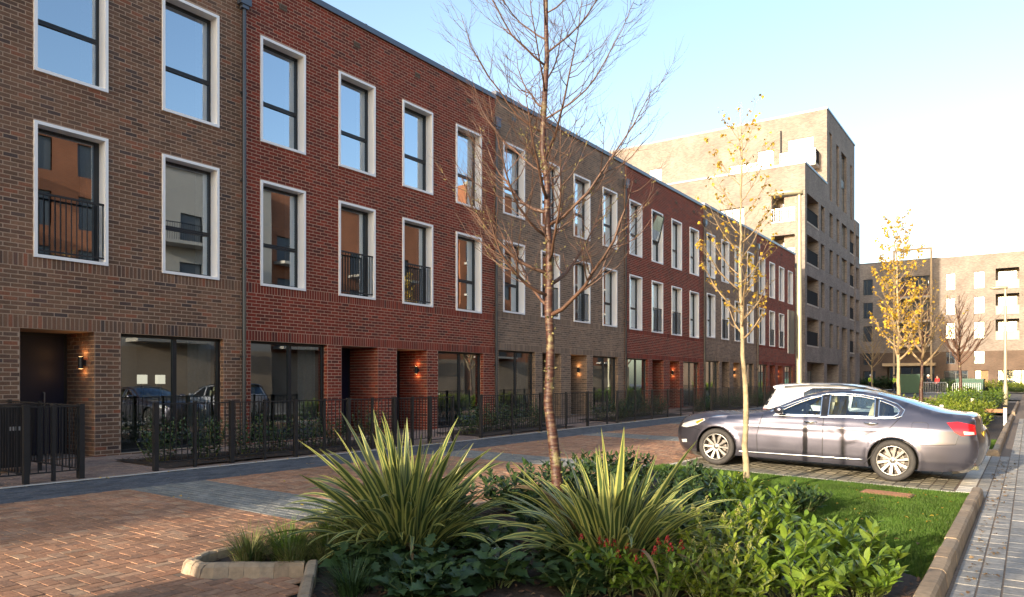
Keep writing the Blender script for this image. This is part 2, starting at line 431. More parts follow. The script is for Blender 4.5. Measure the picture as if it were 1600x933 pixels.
class MB:
    def __init__(self):
        self.V, self.F, self.mi, self.rnd = [], [], [], []
    def add(self, V, F, mi=0, rnd=None):
        b = len(self.V)
        self.V.extend([tuple(v) for v in V])
        r = random.random() if rnd is None else rnd
        for f in F:
            self.F.append([i + b for i in f]); self.mi.append(mi); self.rnd.append(r)
    def quad(self, a, b, c, d, mi=0, rnd=None):
        self.add([a, b, c, d], [(0, 1, 2, 3)], mi, rnd)
    def box(self, x0, x1, y0, y1, z0, z1, mi=0, skip='', rnd=None):
        V = [(x0, y0, z0), (x1, y0, z0), (x1, y1, z0), (x0, y1, z0), (x0, y0, z1), (x1, y0, z1), (x1, y1, z1), (x0, y1, z1)]
        fs = {'-z': (0, 3, 2, 1), '+z': (4, 5, 6, 7), '-y': (0, 1, 5, 4), '+x': (1, 2, 6, 5), '+y': (2, 3, 7, 6), '-x': (3, 0, 4, 7)}
        self.add(V, [f for k, f in fs.items() if k not in skip], mi, rnd)
    def tube(self, P, rad, n=6, mi=0, cap=True, rnd=None):
        P = [Vector(p) for p in P]
        if not hasattr(rad, '__len__'):
            rad = [rad] * len(P)
        V, F = [], []
        d = (P[1] - P[0]).normalized()
        a = d.orthogonal().normalized()
        for i, p in enumerate(P):
            if i == 0: d = (P[1] - P[0])
            elif i == len(P) - 1: d = (P[-1] - P[-2])
            else: d = (P[i + 1] - P[i - 1])
            if d.length < 1e-9: d = Vector((0, 0, 1))
            d.normalize()
            a = (a - d * a.dot(d))
            if a.length < 1e-6: a = d.orthogonal()
            a.normalize()
            b = d.cross(a)
            for k in range(n):
                t = 2 * math.pi * k / n
                V.append(p + (a * math.cos(t) + b * math.sin(t)) * rad[i])
        for i in range(len(P) - 1):
            for k in range(n):
                k2 = (k + 1) % n
                F.append((i * n + k, i * n + k2, (i + 1) * n + k2, (i + 1) * n + k))
        if cap:
            F.append(tuple(range(n - 1, -1, -1)))
            F.append(tuple((len(P) - 1) * n + k for k in range(n)))
        self.add(V, F, mi, rnd)
    def lathe(self, prof, n=24, axis='z', origin=(0, 0, 0), mi=0):
        """prof: (r, h) pairs revolved about axis."""
        V, F = [], []
        ox, oy, oz = origin
        for r, h in prof:
            for k in range(n):
                t = 2 * math.pi * k / n
                c, s = r * math.cos(t), r * math.sin(t)
                if axis == 'z': V.append((ox + c, oy + s, oz + h))
                elif axis == 'y': V.append((ox + c, oy + h, oz + s))
                else: V.append((ox + h, oy + c, oz + s))
        for i in range(len(prof) - 1):
            for k in range(n):
                k2 = (k + 1) % n
                F.append((i * n + k, i * n + k2, (i + 1) * n + k2, (i + 1) * n + k))
        self.add(V, F, mi)
    def build(self, name, mats, parent=None, origin=(0, 0, 0), smooth=False, kind=None, loc=None):
        o = finish(name, self.V, self.F, mats, parent, self.rnd, self.mi, smooth, origin, loc)
        if kind: o['kind'] = kind
        return o
    def mesh(self, name, mats, smooth=False):
        o = self.build(name, mats, smooth=smooth)
        me = o.data
        bpy.data.objects.remove(o)
        return me

def tag(o, label, cat, group=None):
    o['label'] = label; o['category'] = cat
    if group: o['group'] = group
    return o

def thing(name, label, cat, loc=(0, 0, 0), rot=(0, 0, 0), group=None):
    o = bpy.data.objects.new(name, None)
    o.empty_display_size = .3
    C.objects.link(o)
    o.location = loc; o.rotation_euler = rot
    return tag(o, label, cat, group)

def inside(poly, P):
    """point-in-polygon, P (n,2)"""
    P = np.asarray(P); x, y = P[:, 0], P[:, 1]
    r = np.zeros(len(P), bool)
    n = len(poly)
    for i in range(n):
        x0, y0 = poly[i]; x1, y1 = poly[(i + 1) % n]
        c = ((y0 > y) != (y1 > y)) & (x < (x1 - x0) * (y - y0) / (y1 - y0 + 1e-15) + x0)
        r ^= c
    return r

def resample(pts, step, closed=True):
    pts = [np.array(p, float) for p in pts]
    out = []
    n = len(pts)
    for i in range(n if closed else n - 1):
        a, b = pts[i], pts[(i + 1) % n]
        k = max(1, int(math.ceil(np.linalg.norm(b - a) / step)))
        for j in range(k):
            out.append(a + (b - a) * j / k)
    if not closed: out.append(pts[-1])
    return np.array(out)

def cdt_fill(poly, holes=(), grid=None, step=None):
    """triangulate polygon with holes, optional interior grid spacing."""
    loops = [np.asarray(poly, float)] + [np.asarray(h, float) for h in holes]
    if step: loops = [resample(l, step) for l in loops]
    pts, edges = [], []
    for l in loops:
        b = len(pts)
        pts += [tuple(p) for p in l]
        edges += [(b + i, b + (i + 1) % len(l)) for i in range(len(l))]
    if grid:
        mn, mx = loops[0].min(0), loops[0].max(0)
        gx, gy = np.meshgrid(np.arange(mn[0] + grid / 2, mx[0], grid), np.arange(mn[1] + grid / 2, mx[1], grid))
        G_ = np.c_[gx.ravel(), gy.ravel()]
        k = inside(loops[0], G_)
        for h in loops[1:]: k &= ~inside(h, G_)
        G_ = G_[k]
        B = np.array(pts)
        if len(G_):
            keep = np.ones(len(G_), bool)
            for i in range(0, len(G_), 500):
                d = np.sqrt(((G_[i:i + 500, None] - B[None]) ** 2).sum(-1)).min(1)
                keep[i:i + 500] = d > grid * .4
            pts += [tuple(p) for p in G_[keep]]
    r = delaunay_2d_cdt([Vector(p) for p in pts], edges, [], 0, 1e-6)
    V = np.array([tuple(v) for v in r[0]])
    T = np.array([f for f in r[2] if len(f) == 3])
    c = V[T].mean(1)
    k = inside(loops[0], c)
    for h in loops[1:]: k &= ~inside(h, c)
    T = T[k]
    a = V[T]
    cr = (a[:, 1, 0] - a[:, 0, 0]) * (a[:, 2, 1] - a[:, 0, 1]) - (a[:, 1, 1] - a[:, 0, 1]) * (a[:, 2, 0] - a[:, 0, 0])
    T[cr < 0] = T[cr < 0][:, ::-1]
    return V, T

# ------------------------------------------------------------------ terrain
PU = [-400, 0, 9, 13, 17, 30, 400]
PZ = [0, 0, -.12, -.235, -.235, -.10, -.10]
def G(u, s):
    return np.interp(u, PU, PZ) + .0065 * np.clip(np.asarray(s, float) - 13, 0, 80)

def sheet(name, u0, u1, s0, s1, dz, mat, kind='structure', us=None, ss=None):
    U = sorted({u0, u1, *[p for p in PU if u0 < p < u1]} | set(us or []))
    S = sorted({s0, s1, *[p for p in (13, 93) if s0 < p < s1]})
    V = [(u, s, float(G(u, s)) + dz) for s in S for u in U]
    n = len(U)
    F = [(j * n + i, j * n + i + 1, (j + 1) * n + i + 1, (j + 1) * n + i) for j in range(len(S) - 1) for i in range(n - 1)]
    o = finish(name, V, F, mat)
    o['kind'] = kind
    return o

def polysheet(name, poly, dz, mat, grid=None, rough=0.0, kind='structure'):
    V, T = cdt_fill(poly, grid=grid, step=grid)
    z = G(V[:, 0], V[:, 1]) + dz
    if rough: z = z + RNG.uniform(-rough, rough, len(z))
    o = finish(name, np.c_[V, z], T, mat, smooth=True)
    o['kind'] = kind
    return o

sheet('ground', -350, 380, -250, 700, -.09, M['ground'])
BED = [(8.48, 3.45), (8.62, 3.18), (8.86, 3.16), (9.42, 3.68), (10.45, 2.75), (11.2, 2.0), (13.28, 2.0), (13.28, 12.1), (8.62, 12.1)]

def pavers(name, rects, mat, base, keep_n=0, size=(.2, .1), pattern='herring', chamfer=.004, joint=.0022, exclude=(), depth=.012, rowdir='u'):
    """Individual chamfered blocks. rects: list of (u0,u1,s0,s1,sheet_dz). The nearest keep_n become objects of their own."""
    L, Wd = size
    out = []
    for (u0, u1, s0, s1) in rects:
        if pattern == 'herring':
            ni, nj = int((u1 - u0) / Wd) + 4, int((s1 - s0) / Wd) + 4
            I, J = np.meshgrid(np.arange(-2, ni), np.arange(-2, nj), indexing='ij')
            k = (I - J) % 4
            h = k == 0; v = k == 3
            a = np.c_[u0 + I[h] * Wd, u0 + (I[h] + 2) * Wd, s0 + J[h] * Wd, s0 + (J[h] + 1) * Wd]
            b = np.c_[u0 + I[v] * Wd, u0 + (I[v] + 1) * Wd, s0 + J[v] * Wd, s0 + (J[v] + 2) * Wd]
            q = np.r_[a, b]
        elif pattern == 'rows_s':     # continuous joints along s, blocks L long along s, W wide along u
            ni = int((u1 - u0) / Wd) + 1; nj = int((s1 - s0) / L) + 2
            I, J = np.meshgrid(np.arange(ni), np.arange(-1, nj), indexing='ij')
            off = (I % 2) * L * .5
            q = np.c_[(u0 + I * Wd).ravel(), (u0 + (I + 1) * Wd).ravel(), (s0 + J * L + off).ravel(), (s0 + (J + 1) * L + off).ravel()]
        else:                          # rows_u
            ni = int((u1 - u0) / L) + 2; nj = int((s1 - s0) / Wd) + 1
            I, J = np.meshgrid(np.arange(-1, ni), np.arange(nj), indexing='ij')
            off = (J % 2) * L * .5
            q = np.c_[(u0 + I * L + off).ravel(), (u0 + (I + 1) * L + off).ravel(), (s0 + J * Wd).ravel(), (s0 + (J + 1) * Wd).ravel()]
        q = q.copy()
        q[:, 0] = q[:, 0].clip(u0, u1); q[:, 1] = q[:, 1].clip(u0, u1); q[:, 2] = q[:, 2].clip(s0, s1); q[:, 3] = q[:, 3].clip(s0, s1)
        ok = (q[:, 1] - q[:, 0] > .025) & (q[:, 3] - q[:, 2] > .025)
        out.append(q[ok])
    q = np.concatenate(out)
    c = np.c_[(q[:, 0] + q[:, 1]) / 2, (q[:, 2] + q[:, 3]) / 2]
    for ex in exclude:
        k = ~inside(ex, c); q, c = q[k], c[k]
    # in-frame test for choosing individual pieces
    dx, dy = c[:, 0] - 13.95, c[:, 1]
    X = dx * math.cos(THETA) + dy * math.sin(THETA); Z = -dx * math.sin(THETA) + dy * math.cos(THETA)
    px = 800 + 1150 * X / np.maximum(Z, .1); py = 599 + 1150 * 1.5 / np.maximum(Z, .1)
    full = (np.abs((q[:, 1] - q[:, 0]) * (q[:, 3] - q[:, 2]) - L * Wd) < 1e-5)
    vis = (Z > .5) & (px > 5) & (px < 1595) & (py < 925) & full
    order = np.argsort(np.where(vis, Z, 1e9))
    sel = order[:min(keep_n, int(vis.sum()))]
    mask = np.ones(len(q), bool); mask[sel] = False
    def geom(q, zz, tilt):
        a, b, cc, d = q[:, 0] + joint, q[:, 1] - joint, q[:, 2] + joint, q[:, 3] - joint
        n = len(q)
        V = np.empty((n, 8, 3))
        ch = chamfer
        V[:, 0] = np.c_[a, cc, zz - depth]; V[:, 1] = np.c_[b, cc, zz - depth]; V[:, 2] = np.c_[b, d, zz - depth]; V[:, 3] = np.c_[a, d, zz - depth]
        V[:, 4] = np.c_[a + ch, cc + ch, zz]; V[:, 5] = np.c_[b - ch, cc + ch, zz]; V[:, 6] = np.c_[b - ch, d - ch, zz]; V[:, 7] = np.c_[a + ch, d - ch, zz]
        V[:, :, 2] += tilt[:, None] * ((V[:, :, 0] - V[:, :1, 0])) + tilt[::-1][:, None] * ((V[:, :, 1] - V[:, :1, 1]))
        return V
    def gz(c): return G(c[:, 0], c[:, 1])
    m = q[mask]
    zz = gz(c[mask]) + RNG.normal(0, .0012, len(m))
    V = geom(m, zz, RNG.normal(0, .0025, len(m)))
    # follow the fall of the ground
    V[:, :, 2] += G(V[:, :, 0], V[:, :, 1]) - gz(c[mask])[:, None]
    F0 = np.array([(4, 5, 6, 7), (0, 1, 5, 4), (1, 2, 6, 5), (2, 3, 7, 6), (3, 0, 4, 7)])
    F = (np.arange(len(m))[:, None, None] * 8 + F0[None]).reshape(-1, 4)
    st = finish(name + 's', V.reshape(-1, 3), F, mat, base, rnd=np.repeat(RNG.random(len(m)), 5))
    st['kind'] = 'stuff'
    if keep_n:
        meshes = {}
        for i in sel:
            key = (round(q[i, 1] - q[i, 0], 3), round(q[i, 3] - q[i, 2], 3))
            if key not in meshes:
                du, ds = key
                Vq = geom(np.array([[-du / 2, du / 2, -ds / 2, ds / 2]]), np.zeros(1), np.zeros(1))
                o = finish(name, Vq.reshape(-1, 3), F0.copy(), mat, rnd=np.zeros(5))
                meshes[key] = o.data
                bpy.data.objects.remove(o)
            u, s = c[i]
            fall = float(G(u + .05, s) - G(u - .05, s)) / .1
            inst(name, meshes[key], base, (u, s, float(G(u, s)) + random.gauss(0, .0012)), (random.gauss(0, .002), -math.atan(fall) + random.gauss(0, .002), 0))

# road ---------------------------------------------------------------
FR = 66.0
road = sheet('brick_road', 4.2, 9.05, -20, FR, -.0042, M['sand'], us=[8.62])
BANDS = [(5.05, 6.15), (10.95, 12.1), (17.0, 18.2), (23.0, 24.2), (29, 30.2)]
def between(s0, s1):
    r, a = [], s0
    for b0, b1 in BANDS:
        if b0 > a and b0 < s1: r.append((a, b0)); a = b1
    r.append((a, s1)); return r
road_rects = [(4.2, 8.6, a, b) for a, b in between(.2, 26)]
fore_rects = [(8.6, 10.6, .2, 3.7)]
pavers('brick_paver', road_rects + fore_rects, M['pv_red'], road, 300, exclude=[BED], joint=.0024, chamfer=.0038)
cross = sheet('grey_crossing_band', 4.2, 8.6, 5.05, 6.15, -.0042, M['sand'])
for i, (a, b) in enumerate(BANDS):
    base = cross if i == 0 else sheet('grey_crossing_band', 4.2, 8.6, a, b, -.0042, M['sand'])
    pavers('grey_paver', [(4.2, 8.6, a, b)], M['pv_grey'], base, 150 if i == 0 else 0, pattern='rows_u', exclude=[BED])
sheet('far_road', 4.2, 8.6, 26, FR, -.003, M['pv_red'])
strip = sheet('dark_paving_strip', 2.98, 4.2, -20, FR, -.0042, M['sand'])
pavers('dark_paver', [(3.0, 4.2, 1.5, 40)], M['pv_dark'], strip, 200, pattern='rows_s', size=(.2, .1))
edge = sheet('pale_paving_edge', 2.86, 2.98, -20, FR, .006, M['pv_pale'])
front = sheet('front_path_paving', -1.3, 2.86, -20, FR, -.0042, M['sand'])
pavers('pink_paver', [(0.0, 2.86, 3.0, 10.0), (0.0, 2.86, 10.0, 34)], M['pv_pink'], front, 0, pattern='rows_s', size=(.2, .1))
pavers('recess_paver', [(-1.2, 0.0, .5, 34)], M['pv_pink'], front, 0, pattern='rows_s', size=(.2, .1))

# right-hand path and bays --------------------------------------------
path = sheet('block_path', 13.44, 17.4, -8, 90, -.0075, M['sand'])
pavers('path_paver', [(13.46, 13.62, 1, 12.3), (13.62, 17.3, 1, 36)], M['pv_path'], path, 300, pattern='rows_s', size=(.24, .16), joint=.0045, chamfer=.0035, depth=.016)
pavers('path_edge_paver', [(13.3, 13.62, 12.1, 18.6)], M['pv_path'], path, 0, pattern='rows_s', size=(.24, .16), joint=.0045, chamfer=.0035, depth=.016)
bay = sheet('parking_bay', 8.62, 13.45, 12.1, 18.65, -.0075, M['sand'])
pavers('bay_paver', [(8.72, 13.05, 12.52, 15.3), (8.72, 13.05, 15.36, 18.6)], M['pv_bay'], bay, 250, pattern='rows_s', size=(.24, .16), joint=.0045, chamfer=.0035, depth=.016)
pavers('bay_edge_paver', [(8.62, 13.3, 12.16, 12.44)], M['pv_path'], bay, 0, pattern='rows_u', size=(.24, .14), joint=.004, chamfer=.006)
pavers('white_line_block', [(8.66, 13.1, 12.445, 12.515), (8.62, 8.72, 12.52, 18.6), (8.72, 13.05, 15.3, 15.36)], M['pv_pale'], bay, 0, pattern='rows_u', size=(.2, .07), joint=.001, chamfer=.002)
pavers('pale_end_block', [(13.06, 13.29, 12.52, 18.6)], M['pv_pale'], bay, 0, pattern='rows_s', size=(.2, .23), joint=.003, chamfer=.005)

# planting bed ---------------------------------------------------------
LAWN_EDGE = [(13.3, 6.5), (12.6, 7.3), (11.7, 8.6), (11.0, 9.75), (10.55, 10.15), (9.9, 10.3), (9.2, 10.9), (8.66, 11.5)]
bed_soil = polysheet('bed_soil', [(8.50, 3.5), (8.62, 3.2), (8.86, 3.17), (9.40, 3.68), (9.50, 3.66), (10.5, 2.76), (11.2, 2.1), (13.3, 2.1)] + LAWN_EDGE, .03, M['soil'], grid=.16, rough=.02)
lawn_poly = [(8.66, 12.12)] + LAWN_EDGE[::-1] + [(13.3, 12.12)]
lawn = polysheet('lawn', lawn_poly, .02, M['turf'], grid=.3, rough=.006)
bed2 = polysheet('far_bed_soil', [(9.0, 18.75), (13.3, 18.75), (13.3, 37), (9.0, 37)], .03, M['soil'], grid=.5, rough=.02)
lawn2_poly = [(12.2, 18.8), (13.3, 18.8), (13.3, 22.5), (12.4, 22.5)]
lawn2 = polysheet('far_lawn', lawn2_poly, .05, M['turf'], grid=.4)
bed3 = polysheet('distant_bed_soil', [(9.0, 40), (13.3, 40), (13.3, 58), (9.0, 58)], .03, M['soil'], grid=1.0)
asph = sheet('cross_road', -3, 60, 66, 92, -.01, M['asphalt'])
pave_end = sheet('end_pavement', -6, 60, 92.0, 104, .08, M['concrete'])

def grass(name, poly, n, h, parent=None, mat='blade', wdt=.006, lean=.5, dz=.02):
    mn, mx = np.min(poly, 0), np.max(poly, 0)
    P = RNG.uniform(mn, mx, (n * 2, 2)); P = P[inside(poly, P)][:n]
    n = len(P)
    a = RNG.uniform(0, 2 * math.pi, n); hh = h * RNG.uniform(.5, 1.2, n)
    la = RNG.uniform(0, 2 * math.pi, n); lm = hh * lean * RNG.uniform(0, 1, n)
    z = G(P[:, 0], P[:, 1]) + dz - .006
    ww = wdt * RNG.uniform(.6, 1.3, n)
    V = np.empty((n, 3, 3))
    V[:, 0] = np.c_[P[:, 0] - np.cos(a) * ww, P[:, 1] - np.sin(a) * ww, z]
    V[:, 1] = np.c_[P[:, 0] + np.cos(a) * ww, P[:, 1] + np.sin(a) * ww, z]
    V[:, 2] = np.c_[P[:, 0] + np.cos(la) * lm, P[:, 1] + np.sin(la) * lm, z + hh]
    o = finish(name, V.reshape(-1, 3), np.arange(n * 3).reshape(-1, 3), M[mat], parent, rnd=RNG.random(n))
    o['kind'] = 'stuff'
    return o
tag(grass('grass', lawn_poly, 130000, .042), 'short bright green grass between the planting bed and parking bay', 'grass')
tag(grass('grass', lawn2_poly, 9000, .05, wdt=.01, dz=.05), 'small patch of grass behind the parked cars beside the kerb', 'grass')

# bark chips on the soil
def chips(poly, n, dz=.035):
    mn, mx = np.min(poly, 0), np.max(poly, 0)
    P = RNG.uniform(mn, mx, (n * 2, 2)); P = P[inside(poly, P)][:n]
    mb = MB()
    for u, s in P:
        a = random.uniform(0, 6.28); l, ww = random.uniform(.012, .035), random.uniform(.006, .014)
        z = float(G(u, s)) + dz + random.uniform(0, .02); t = random.uniform(-.4, .4); t2 = random.uniform(-.4, .4)
        c, q = math.cos(a), math.sin(a)
        def p(x, y): return (u + x * c - y * q, s + x * q + y * c, z + x * t + y * t2)
        mb.add([p(-l, -ww), p(l, -ww * .6), p(l * .9, ww), p(-l * .8, ww * .7)], [(0, 1, 2, 3)])
    return mb
o = chips([(8.55, 3.5), (8.84, 3.24), (9.42, 3.78), (10.5, 2.82), (13.3, 2.1), (13.3, 6.5), (8.66, 11.5)], 5000).build('bark_chips', M['chip'], kind='stuff')
tag(o, 'loose brown bark chips covering the soil of the planting bed', 'bark chips')

# kerbs: each stone an object of its own ----------------------------------
def kerb_run(label, pts, width, height, stone, inner=1, group=None, batter=.03, gap=.0016, name='stone_kerb', mi=None):
    """stones laid end to end along a polyline (outer edge at pts); inner=+1 puts the stone to the left of the direction of travel."""
    root = thing(name, label, 'kerb', (pts[0][0], pts[0][1], float(G(*pts[0]))), group=group)
    for (a, b) in zip(pts[:-1], pts[1:]):
        a, b = Vector(a), Vector(b)
        d = (b - a); Ln = d.length; d.normalize()
        nrm = Vector((-d.y, d.x)) * inner
        k = max(1, round(Ln / stone)); st = Ln / k
        for i in range(k):
            p0, p1 = a + d * (i * st + gap / 2), a + d * ((i + 1) * st - gap / 2)
            jz = random.gauss(0, .0025); jo = random.gauss(0, .0015)
            V = []
            for p in (p0, p1):
                z = float(G(p.x, p.y))
                c = .012
                prof = [(0, -.05), (batter * .7, height - c * 2.2), (batter + .012, height - .004), (batter + .035, height), (width - c, height), (width, height - c), (width, -.05)]
                for o_, h_ in prof:
                    q = p + nrm * (o_ + jo)
                    V.append((q.x, q.y, z + h_ + jz))
            n = 7
            F = [(j, j + 1, n + j + 1, n + j) for j in range(n - 1)] + [tuple(range(n - 1, -1, -1)), tuple(range(n, 2 * n))]
            if inner > 0: F = [f[::-1] for f in F]
            finish('kerb_stone', V, F, M['kerb'], root, rnd=[random.random()] * len(F), origin=root.location)
    return root
kerb_run('long buff kerb beside the grey path, edging the near lawn', [(13.44, 2.0), (13.44, 12.1)], .14, .135, .45, 1)
kerb_run('buff kerb across the path side of the bed behind the parked cars', [(13.44, 18.65), (13.44, 37)], .14, .135, .9, 1)
kerb_run('low kerb end facing the parking bay behind the silver car', [(9.0, 18.65), (13.40, 18.65)], .13, .13, .9, 1)
kerb_run('far kerb of the most distant planting bed', [(13.44, 40), (13.44, 58)], .14, .135, .9, 1)
kerb_run('pale bevelled kerb at the pointed corner of the planting bed', [(8.46, 3.95), (8.46, 3.40), (8.60, 3.16), (8.87, 3.14), (9.44, 3.66)], .11, .10, .115, 1, batter=.045)
kerb_run('straight brown kerb running out of the bottom edge beside the shaded bricks', [(9.36, 3.72), (11.3, 1.93)], .11, .11, .45, 1)
kerb_run('flush pale edging between brick road and planting bed', [(8.58, 11.9), (8.46, 3.95)], .08, .03, .45, 1, batter=.004)
kerb_run('flush pale edging between the lawn and the parking bay', [(8.6, 12.08), (13.3, 12.08)], .07, .022, .6, 1, batter=.004)

# ------------------------------------------------------------------ terrace
UC = [.44, 2.70, 4.96, 7.24]         # upper window columns
UW = 1.24
ROW_UP, ROW_LO = (6.71, 9.05), (3.51, 5.86)
GH = [(.20, 2.35, .03, 2.28), (2.80, 4.05, 0, 2.28), (4.75, 5.97, 0, 2.28), (6.44, 8.60, .03, 2.28)]
BW = 9.2
PAR = 10.43

def brick_quads(L, H, holes, z_off=.03, z_lo=-.12, soldier=(), phase=0.0, bl=.225, bh=.075):
    """rectangles (a0,a1,z0,z1) of a stretcher-bond wall with soldier courses, cut by holes."""
    q = []
    k0 = int(math.floor((z_lo - z_off) / bh)); k1 = int(math.ceil((H - z_off) / bh))
    sold = {}
    for z0, z1 in soldier:
        for k in range(k0, k1):
            zz = z_off + k * bh
            if zz > z0 - .01 and zz < z1 - .01: sold[k] = (z0, z1)
    done = set()
    for k in range(k0, k1):
        if k in sold:
            if sold[k] in done: continue
            done.add(sold[k]); z0, z1 = sold[k]
            xs = np.arange(0, L, .075)
            cand = [(x, min(x + .075, L), z0, z1) for x in xs]
        else:
            z0 = z_off + k * bh; z1 = min(z0 + bh, H)
            off = -(bl / 2 if k % 2 else 0) + phase - bl
            xs = np.arange(off, L, bl)
            cand = [(max(x, 0), min(x + bl, L), z0, z1) for x in xs]
        cur = [h for h in holes if h[2] < z1 - .02 and h[3] > z0 + .02]
        for c in cand:
            segs = [(c[0], c[1])]
            for h in cur:
                if h[2] > z0 + .03 and h[2] < z1: continue
                if h[3] < z1 - .03 and h[3] > z0 and h[2] < z0: pass
                ns = []
                for a, b in segs:
                    if h[1] <= a or h[0] >= b: ns.append((a, b)); continue
                    if h[0] > a: ns.append((a, h[0]))
                    if h[1] < b: ns.append((h[1], b))
                segs = ns
            for a, b in segs:
                if b - a > .03: q.append((a, b, z0, z1))
    return np.array(q)

F0B = np.array([(4, 5, 6, 7), (0, 1, 5, 4), (1, 2, 6, 5), (2, 3, 7, 6), (3, 0, 4, 7)])
def bricks_mesh(q, P0, A, Nn, proud=.0, depth=.012, joint=.0062):
    P0, A, Nn = np.array(P0, float), np.array(A, float), np.array(Nn, float)
    n = len(q)
    pr = proud + (RNG.normal(0, .0012, n).clip(-.0018, .003) if n > 1 else np.zeros(n))
    a, b, c, d = q[:, 0] + joint, q[:, 1] - joint, q[:, 2] + joint, q[:, 3] - joint
    jz = RNG.normal(0, .0008, n) if n > 1 else np.zeros(n)
    V = np.empty((n, 8, 3))
    ch = .002
    def P(x, z, o): return P0[None] + x[:, None] * A[None] + np.c_[np.zeros(n), np.zeros(n), z + jz] + o[:, None] * Nn[None]
    V[:, 0] = P(a, c, pr - depth); V[:, 1] = P(b, c, pr - depth); V[:, 2] = P(b, d, pr - depth); V[:, 3] = P(a, d, pr - depth)
    V[:, 4] = P(a + ch, c + ch, pr); V[:, 5] = P(b - ch, c + ch, pr); V[:, 6] = P(b - ch, d - ch, pr); V[:, 7] = P(a + ch, d - ch, pr)
    F = (np.arange(n)[:, None, None] * 8 + F0B[None]).reshape(-1, 4)
    return V.reshape(-1, 3), F

def wall_grid(mb, holes, y0, y1, z0, z1, x, depth=None, mi=0, flip=False):
    """plane at x facing +x with rectangular holes and reveals going back to x-depth"""
    ys = sorted({y0, y1, *[h[0] for h in holes], *[h[1] for h in holes]})
    zs = sorted({z0, z1, *[h[2] for h in holes], *[h[3] for h in holes]})
    ys = [y for y in ys if y0 <= y <= y1]; zs = [z for z in zs if z0 <= z <= z1]
    for i in range(len(ys) - 1):
        for j in range(len(zs) - 1):
            cy, cz = (ys[i] + ys[i + 1]) / 2, (zs[j] + zs[j + 1]) / 2
            if any(h[0] < cy < h[1] and h[2] < cz < h[3] for h in holes): continue
            mb.quad((x, ys[i], zs[j]), (x, ys[i + 1], zs[j]), (x, ys[i + 1], zs[j + 1]), (x, ys[i], zs[j + 1]), mi)
    for h in holes:
        d = h[4] if len(h) > 4 else depth
        if not d: continue
        a, b, c, e = h[:4]
        mb.quad((x, a, c), (x, a, e), (x - d, a, e), (x - d, a, c), mi)
        mb.quad((x, b, e), (x, b, c), (x - d, b, c), (x - d, b, e), mi)
        mb.quad((x, a, e), (x, b, e), (x - d, b, e), (x - d, a, e), mi)
        mb.quad((x, b, c), (x, a, c), (x - d, a, c), (x - d, b, c), mi)

# shared window meshes (local: y across, z up, x=0 brick face)
def surround_mesh():
    mb = MB(); w_, h_ = UW, 2.345; t = .055; pr = .03; dp = .27
    for (a, b, c, d) in ((0, t, 0, h_), (w_ - t, w_, 0, h_), (t, w_ - t, 0, t), (t, w_ - t, h_ - t, h_)):
        mb.box(-dp, pr, a, b, c, d)
    return mb.mesh('window_surround', M['white'])
def sash_mesh(transom):
    mb = MB(); t = .055; y0, y1, z0, z1 = .055, UW - .055, .055, 2.29
    f = .05
    for (a, b, c, d) in ((y0, y0 + f, z0, z1), (y1 - f, y1, z0, z1), (y0 + f, y1 - f, z0, z0 + f), (y0 + f, y1 - f, z1 - f, z1)):
        mb.box(-.265, -.205, a, b, c, d)
    if transom:
        zt = z0 + (z1 - z0) * .405
        mb.box(-.263, -.200, y0 + f, y1 - f, zt - .045, zt - .004)
        mb.box(-.263, -.208, y0 + f, y1 - f, zt + .004, zt + .04)
    else:
        mb.box(-.260, -.202, y1 - f - .05, y1 - f - .002, z0 + f, z1 - f)
        mb.box(-.260, -.202, y0 + f + .002, y0 + f + .03, z0 + f, z1 - f)
    return mb.mesh('frame', M['dark'])
def pane_mesh():
    mb = MB(); mb.quad((-.235, .1, .1), (-.235, UW - .1, .1), (-.235, UW - .1, 2.24), (-.235, .1, 2.24)); return mb.mesh('pane', M['pane'])
def curtain_mesh():
    mb = MB()
    ys = np.linspace(UW - .33, UW - .06, 13)
    for i in range(12):
        xa = -.33 - .025 * math.sin(i * 1.7); xb = -.33 - .025 * math.sin((i + 1) * 1.7)
        mb.quad((xa, ys[i], .06), (xb, ys[i + 1], .06), (xb, ys[i + 1], 2.28), (xa, ys[i], 2.28))
    return mb.mesh('curtain', M['curtain'], smooth=True)
def blind_mesh():
    mb = MB()
    mb.quad((-.25, .06, .06), (-.25, UW - .06, .06), (-.25, UW - .06, 2.28), (-.25, .06, 2.28))
    return mb.mesh('back_sheet', M['curtain'])
def juliet_mesh():
    mb = MB(); y0, y1 = .06, UW - .06; zt = 1.12
    mb.box(-.05, -.01, y0, y1, zt - .02, zt + .015)
    mb.box(-.045, -.015, y0, y1, .12, .145)
    n = 12
    for i in range(n + 1):
        y = y0 + .01 + (y1 - y0 - .03) * i / n
        mb.box(-.037, -.023, y, y + .013, .145, zt - .02)
    return mb.mesh('railing', M['iron'])
W_SUR, W_S1, W_S2, W_PANE, W_CUR, W_JUL = surround_mesh(), sash_mesh(True), sash_mesh(False), pane_mesh(), curtain_mesh(), juliet_mesh()

